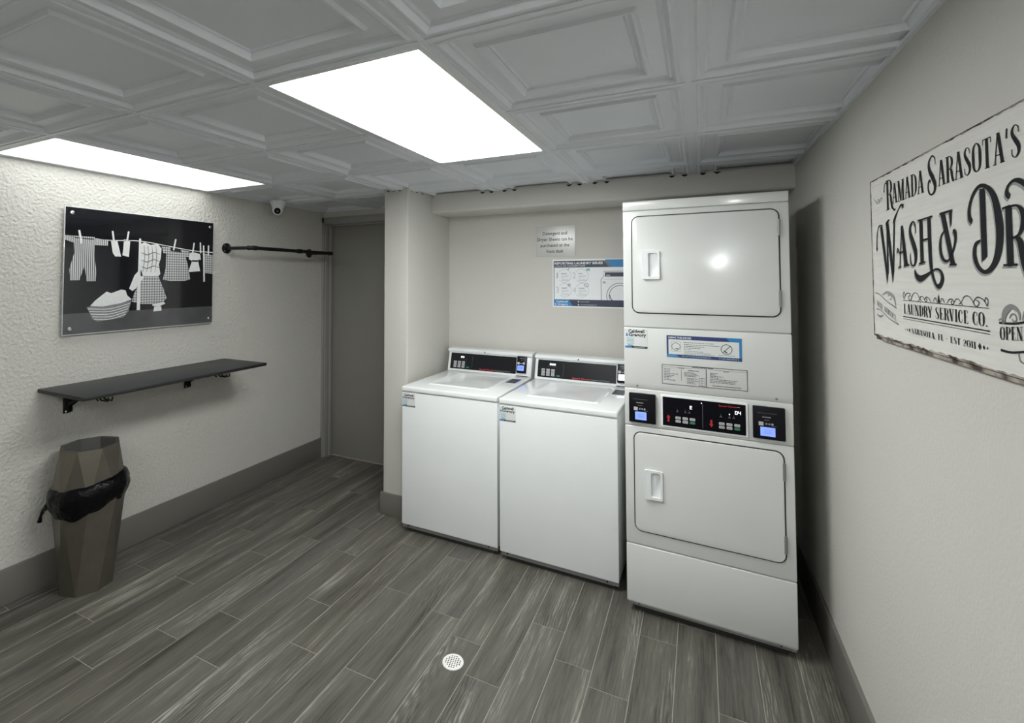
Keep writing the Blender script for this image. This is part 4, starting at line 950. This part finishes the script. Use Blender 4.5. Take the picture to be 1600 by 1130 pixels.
G['F'] = (0.42, stem(0.13)+[('q', [(0.13, z), (x, z), (x, z+0.034), (0.13, z+0.034)]) for z, x in ((0.47, 0.32), (0.966, 0.38))]+dg(0.38, 0.80, 0.38, 1.0, 0.03)+dg(0.32, 0.40, 0.32, 0.58, 0.025))
G['I'] = (0.26, stem(0.13)); G['1'] = (0.28, stem(0.15)+dg(0.04, 0.80, 0.12, 0.98, 0.03))
G['U'] = (0.52, stem(0.12, 0.2, 1, s=False)+[serif(0.12, 0.985)]+[serif(0.43, 0.985, 0.16)]+rb((0.12, 0.22, TK), (0.15, 0.08, 0.10), (0.27, 0.015, TN), (0.40, 0.10, TN), (0.43, 0.3, TN), (0.43, 0.98, TN)))
G['V'] = (0.50, dg(0.26, 0, 0.08, 1, TK)+dg(0.26, 0, 0.42, 1, TN+0.01)+[serif(0.09, 0.985), serif(0.42, 0.985, 0.16)])
G['Y'] = (0.50, dg(0.24, 0.42, 0.08, 1, TK)+dg(0.27, 0.42, 0.42, 1, TN+0.01)+stem(0.255, 0, 0.45, s=False)+[serif(0.255, 0.015), serif(0.09, 0.985), serif(0.42, 0.985, 0.16)])
G['2'] = (0.42, rb((0.07, 0.74, 0.07), (0.11, 0.93, TN), (0.22, 0.985, TN), (0.34, 0.84, 0.10), (0.31, 0.60, 0.11), (0.15, 0.25, 0.05), (0.06, 0.03, 0.04))+[('q', [(0.05, 0), (0.37, 0), (0.37, 0.11), (0.05, 0.07)])])
G['4'] = (0.44, stem(0.28, s=False)+[serif(0.28, 0.015)]+dg(0.05, 0.28, 0.26, 1.0, 0.035)+[('q', [(0.04, 0.26), (0.40, 0.26), (0.40, 0.295), (0.04, 0.295)])])
G["'"] = (0.18, dg(0.07, 0.70, 0.10, 1.0, 0.06)); G['.'] = (0.2, [('q', [(0.04, 0), (0.15, 0), (0.15, 0.11), (0.04, 0.11)])]); G[','] = (0.2, [('q', [(0.02, -0.12), (0.12, 0), (0.15, 0.1), (0.04, 0.1)])])
G['-'] = (0.3, [('q', [(0.09, 0.45), (0.20, 0.45), (0.20, 0.56), (0.09, 0.56)])]); G[' '] = (0.26, [])
def glyphs(F, text, s0, s1, t0, h, mname, d=0.0009, slope=0.0, boldx=1.0):
    tot = sum(G[c][0] for c in text)+0.05*(len(text)-1); k = (s1-s0)/tot; x = s0
    for c in text:
        w_, prim = G[c]
        for kind, pts in prim:
            if kind == 'q': F.poly([(x+p[0]*k, t0+p[1]*h+slope*(x+p[0]*k-s0)) for p in pts], mname, d)
            else:
                # strokes: build in unit space then scale, so condensed letters keep their contrast
                P = [(p[0], p[1], p[2]) for p in pts]
                tmp = MB(); f2 = Flat(tmp, (0, 0, 0), (1, 0, 0), (0, 1, 0), (0, 0, 1)); f2.ribbon(P, 'sign_ink', 0, closed=(kind == 'c'), smooth=6)
                F.mb.m(mname); F.mb.add([F.P((x+v[0]*k, t0+v[1]*h+slope*(x+v[0]*k-s0)), d) for v in tmp.v], tmp.f)
        x += (w_+0.05)*k
O_ = tuple(nd*TH)
lt = MB(); F = Flat(lt, O_, **SF)
# first line
glyphs(F, 'R', 0.212, 0.262, 0.372, 0.082, 'sign_ink'); F.ribbon([(0.225, 0.445, 0.004), (0.208, 0.448, 0.004), (0.198, 0.432, 0.005), (0.202, 0.425, 0.006)], 'sign_ink', 0.0009)
F.ribbon([(0.255, 0.38, 0.006), (0.268, 0.368, 0.006), (0.280, 0.367, 0.004)], 'sign_ink', 0.0009)
glyphs(F, 'AMADA', 0.258, 0.458, 0.384, 0.054, 'sign_ink')
F.ribbon([(0.522, 0.437, 0.002), (0.519, 0.452, 0.003), (0.506, 0.458, 0.004), (0.490, 0.446, 0.009), (0.492, 0.428, 0.012), (0.508, 0.408, 0.014), (0.518, 0.390, 0.013), (0.512, 0.376, 0.007), (0.497, 0.372, 0.004), (0.484, 0.382, 0.006), (0.484, 0.400, 0.006), (0.492, 0.406, 0.004), (0.496, 0.398, 0.003)], 'sign_ink', 0.0009)
glyphs(F, "ARASOTA'S", 0.532, 0.836, 0.3845, 0.0555, 'sign_ink')
# second line, each letter first as a grey drop shade and then in black
def second(F, ds, dt, mn, d):
    R = lambda pts: F.ribbon([(a+ds, b_+dt, w_) for a, b_, w_ in pts], mn, d)
    Q = lambda pts: F.poly([(a+ds, b_+dt) for a, b_ in pts], mn, d)
    # W with its tall swashes
    Q([(0.160, 0.330), (0.176, 0.334), (0.212, 0.196), (0.204, 0.168), (0.198, 0.196)]); Q([(0.206, 0.196), (0.216, 0.196), (0.222, 0.340), (0.212, 0.338)])
    Q([(0.206, 0.339), (0.224, 0.343), (0.256, 0.200), (0.247, 0.172), (0.240, 0.200)]); Q([(0.247, 0.200), (0.257, 0.200), (0.275, 0.345), (0.266, 0.340)])
    R([(0.178, 0.334, 0.003), (0.150, 0.334, 0.004), (0.134, 0.312, 0.005), (0.128, 0.282, 0.005), (0.130, 0.266, 0.010)]); R([(0.205, 0.337, 0.003), (0.225, 0.343, 0.004), (0.235, 0.343, 0.003)])
    R([(0.262, 0.334, 0.006), (0.275, 0.344, 0.010), (0.295, 0.360, 0.004), (0.318, 0.373, 0.005), (0.334, 0.368, 0.012)])
    # A S H
    Q([(0.298, 0.213), (0.302, 0.213), (0.322, 0.316), (0.317, 0.318)]); Q([(0.330, 0.214), (0.352, 0.216), (0.326, 0.320), (0.314, 0.318)]); Q([(0.300, 0.246), (0.338, 0.252), (0.338, 0.256), (0.300, 0.251)])
    Q([(0.288, 0.2105), (0.310, 0.212), (0.310, 0.215), (0.288, 0.214)]); Q([(0.326, 0.213), (0.362, 0.215), (0.362, 0.219), (0.326, 0.217)]); R([(0.300, 0.249, 0.004), (0.288, 0.262, 0.004), (0.284, 0.250, 0.006)])
    R([(0.406, 0.292, 0.003), (0.404, 0.312, 0.004), (0.391, 0.322, 0.004), (0.374, 0.310, 0.010), (0.374, 0.292, 0.014), (0.390, 0.268, 0.018), (0.402, 0.246, 0.017), (0.400, 0.224, 0.010), (0.386, 0.214, 0.004), (0.372, 0.222, 0.004), (0.370, 0.246, 0.003)])
    Q([(0.430, 0.218), (0.446, 0.2185), (0.446, 0.323), (0.430, 0.323)]); Q([(0.420, 0.216), (0.456, 0.219), (0.456, 0.223), (0.420, 0.220)]); Q([(0.420, 0.319), (0.500, 0.321), (0.500, 0.325), (0.420, 0.323)])
    Q([(0.446, 0.270), (0.474, 0.271), (0.474, 0.276), (0.446, 0.275)])
    R([(0.482, 0.322, 0.016), (0.482, 0.27, 0.016), (0.484, 0.220, 0.014), (0.492, 0.190, 0.010), (0.508, 0.168, 0.008), (0.526, 0.166, 0.012), (0.540, 0.182, 0.013), (0.532, 0.198, 0.007), (0.512, 0.203, 0.005), (0.486, 0.198, 0.005), (0.455, 0.188, 0.011), (0.425, 0.182, 0.016), (0.402, 0.190, 0.014), (0.394, 0.204, 0.004)])
    # ampersand
    Q([(0.541, 0.322), (0.560, 0.322), (0.598, 0.212), (0.580, 0.212)]); Q([(0.536, 0.321), (0.594, 0.322), (0.594, 0.327), (0.536, 0.326)]); Q([(0.580, 0.322), (0.592, 0.324), (0.588, 0.296), (0.584, 0.290)])
    Q([(0.574, 0.209), (0.606, 0.209), (0.606, 0.213), (0.574, 0.213)])
    R([(0.556, 0.284, 0.004), (0.540, 0.274, 0.006), (0.534, 0.252, 0.010), (0.540, 0.230, 0.010), (0.556, 0.220, 0.007), (0.574, 0.222, 0.005), (0.592, 0.240, 0.006), (0.604, 0.262, 0.008), (0.602, 0.278, 0.012), (0.594, 0.280, 0.006)])
    # D
    Q([(0.704, 0.214), (0.722, 0.222), (0.722, 0.350), (0.704, 0.350)])
    R([(0.672, 0.292, 0.010), (0.664, 0.300, 0.012), (0.664, 0.320, 0.009), (0.680, 0.344, 0.008), (0.704, 0.356, 0.007), (0.730, 0.350, 0.009), (0.752, 0.328, 0.016), (0.764, 0.290, 0.022), (0.766, 0.255, 0.022), (0.756, 0.222, 0.018), (0.736, 0.201, 0.012), (0.712, 0.194, 0.008), (0.690, 0.204, 0.010), (0.678, 0.224, 0.012), (0.682, 0.246, 0.009), (0.702, 0.254, 0.004)])
    # R with its scroll
    Q([(0.786, 0.204), (0.804, 0.204), (0.804, 0.306), (0.786, 0.306)]); Q([(0.774, 0.203), (0.816, 0.203), (0.816, 0.207), (0.774, 0.207)]); Q([(0.776, 0.302), (0.800, 0.304), (0.800, 0.308), (0.776, 0.306)])
    R([(0.800, 0.305, 0.004), (0.822, 0.303, 0.005), (0.836, 0.288, 0.014), (0.834, 0.268, 0.013), (0.820, 0.254, 0.005), (0.800, 0.250, 0.004)])
    R([(0.812, 0.253, 0.004), (0.826, 0.240, 0.016), (0.836, 0.205, 0.018), (0.850, 0.180, 0.012), (0.868, 0.176, 0.006)])
    R([(0.800, 0.322, 0.010), (0.792, 0.328, 0.010), (0.796, 0.340, 0.006), (0.814, 0.347, 0.006), (0.834, 0.342, 0.010), (0.850, 0.330, 0.008)])
    # Y
    Q([(0.862, 0.310), (0.880, 0.310), (0.902, 0.262), (0.888, 0.256)]); Q([(0.894, 0.258), (0.900, 0.260), (0.924, 0.312), (0.918, 0.312)]); Q([(0.886, 0.204), (0.903, 0.204), (0.903, 0.264), (0.886, 0.264)])
    Q([(0.878, 0.203), (0.911, 0.203), (0.911, 0.207), (0.878, 0.207)]); Q([(0.855, 0.307), (0.888, 0.307), (0.888, 0.311), (0.855, 0.311)]); Q([(0.910, 0.309), (0.932, 0.309), (0.932, 0.313), (0.910, 0.313)])
sm_ = MB(); F2 = Flat(sm_, O_, **SF); second(F2, -0.005, -0.004, 'sign_shade_ink', 0.0006); sm_.build('grey_shading', sg, norm=False)
second(F, 0, 0, 'sign_ink', 0.0012)
# third line block
glyphs(F, 'LAUNDRY SERVICE CO.', 0.316, 0.716, 0.092, 0.026, 'sign_ink')
F.rect(0.312, 0.722, 0.126, 0.1275, 'sign_ink', 0.0009); F.rect(0.311, 0.722, 0.0835, 0.086, 'sign_ink', 0.0009); F.rect(0.311, 0.722, 0.0785, 0.0797, 'sign_ink', 0.0009)
glyphs(F, 'SARASOTA, FL - EST 2011', 0.362, 0.670, 0.046, 0.0135, 'sign_ink')
for x, r2 in ((0.324, 0.0022), (0.336, 0.0035), (0.350, 0.0055), (0.684, 0.0065), (0.699, 0.0045), (0.711, 0.0028)): F.poly([(x-r2*0.8, 0.0525), (x, 0.0525-r2*1.1), (x+r2*0.8, 0.0525), (x, 0.0525+r2*1.1)], 'sign_ink', 0.0009)
glyphs(F, 'SELF SERVICE', 0.112, 0.262, 0.104, 0.016, 'sign_grey_ink', slope=-0.24)
glyphs(F, 'OPEN 24 HRS', 0.754, 0.925, 0.073, 0.023, 'sign_ink', slope=0.08)
lt.build('lettering', sg, norm=False)
orn = MB(); F = Flat(orn, O_, **SF)
def scroll(cx, cz, s, flip=1, mn='sign_ink'):
    F.ribbon([(cx+flip*s*a, cz+s*b_, 0.0018) for a, b_ in ((-1.6, 0.0), (-1.2, 0.35), (-0.6, 0.45), (-0.2, 0.15), (-0.5, -0.05), (-0.8, 0.15), (-0.5, 0.3))], mn, 0.0009)
    F.ribbon([(cx+flip*s*a, cz+s*b_, 0.0016) for a, b_ in ((-0.3, 0.0), (0.2, 0.45), (0.8, 0.45), (1.2, 0.1), (1.5, -0.02))], mn, 0.0009)
scroll(0.375, 0.130, 0.035); scroll(0.440, 0.129, 0.022, -1); scroll(0.660, 0.130, 0.035, -1); scroll(0.592, 0.129, 0.022)
F.ribbon([(0.317, 0.132, 0.002), (0.314, 0.142, 0.002), (0.322, 0.148, 0.002), (0.326, 0.140, 0.0025)], 'sign_ink', 0.0009); F.ribbon([(0.716, 0.130, 0.002), (0.720, 0.140, 0.002), (0.712, 0.146, 0.002), (0.708, 0.139, 0.0025)], 'sign_ink', 0.0009)
F.poly([(0.510, 0.128), (0.524, 0.128), (0.517, 0.148)], 'sign_ink', 0.0009); F.ribbon([(0.490, 0.130, 0.002), (0.500, 0.139, 0.002), (0.508, 0.130, 0.002)], 'sign_ink', 0.0009); F.ribbon([(0.526, 0.130, 0.002), (0.534, 0.139, 0.002), (0.544, 0.130, 0.002)], 'sign_ink', 0.0009)
gi = 'sign_grey_ink'
F.ribbon([(0.102, 0.141, 0.004), (0.14, 0.136, 0.003), (0.20, 0.118, 0.003), (0.266, 0.104, 0.005)], gi, 0.0008); F.ribbon([(0.110, 0.094, 0.004), (0.15, 0.090, 0.003), (0.21, 0.072, 0.003), (0.278, 0.061, 0.005)], gi, 0.0008)
F.ribbon([(0.112, 0.078, 0.003), (0.14, 0.073, 0.006), (0.168, 0.079, 0.003)], gi, 0.0008); F.ribbon([(0.16, 0.136, 0.004), (0.20, 0.144, 0.008), (0.245, 0.134, 0.010), (0.262, 0.110, 0.005)], 'sign_shade_ink', 0.0008)
F.ribbon([(0.205, 0.134, 0.003), (0.225, 0.139, 0.003), (0.232, 0.128, 0.003), (0.220, 0.126, 0.003)], gi, 0.0009)
F.ribbon([(0.753, 0.103, 0.004), (0.80, 0.105, 0.004), (0.86, 0.114, 0.004), (0.925, 0.112, 0.004)], 'sign_ink', 0.0008); F.ribbon([(0.755, 0.055, 0.005), (0.79, 0.055, 0.004), (0.85, 0.064, 0.004), (0.92, 0.066, 0.004)], 'sign_ink', 0.0008)
F.ribbon([(0.766, 0.104, 0.010), (0.772, 0.122, 0.014), (0.792, 0.133, 0.010), (0.812, 0.126, 0.006), (0.815, 0.112, 0.003)], gi, 0.0009); F.ribbon([(0.752, 0.107, 0.002), (0.760, 0.110, 0.004), (0.768, 0.104, 0.008)], gi, 0.0009)
F.ribbon([(0.785, 0.113, 0.002), (0.792, 0.120, 0.003), (0.802, 0.120, 0.003), (0.806, 0.112, 0.003), (0.798, 0.108, 0.003), (0.793, 0.113, 0.002)], gi, 0.0009); F.ribbon([(0.822, 0.112, 0.002), (0.830, 0.128, 0.004), (0.846, 0.132, 0.006), (0.856, 0.120, 0.003)], gi, 0.0009)
F.ribbon([(0.808, 0.056, 0.003), (0.812, 0.044, 0.003), (0.826, 0.042, 0.003), (0.830, 0.052, 0.003)], gi, 0.0009)
F.ribbon([(0.112, 0.420, 0.002), (0.122, 0.412, 0.003), (0.135, 0.404, 0.002), (0.142, 0.400, 0.004)], gi, 0.0008); F.ribbon([(0.135, 0.402, 0.002), (0.148, 0.412, 0.002), (0.158, 0.408, 0.003), (0.150, 0.400, 0.002)], gi, 0.0008); F.ribbon([(0.160, 0.402, 0.002), (0.172, 0.412, 0.003), (0.184, 0.410, 0.002), (0.178, 0.403, 0.002)], gi, 0.0008)
F.ribbon([(0.850, 0.402, 0.002), (0.862, 0.412, 0.003), (0.874, 0.410, 0.002), (0.890, 0.404, 0.003), (0.912, 0.414, 0.002)], gi, 0.0008)
orn.build('scroll_ornament', sg, norm=False)
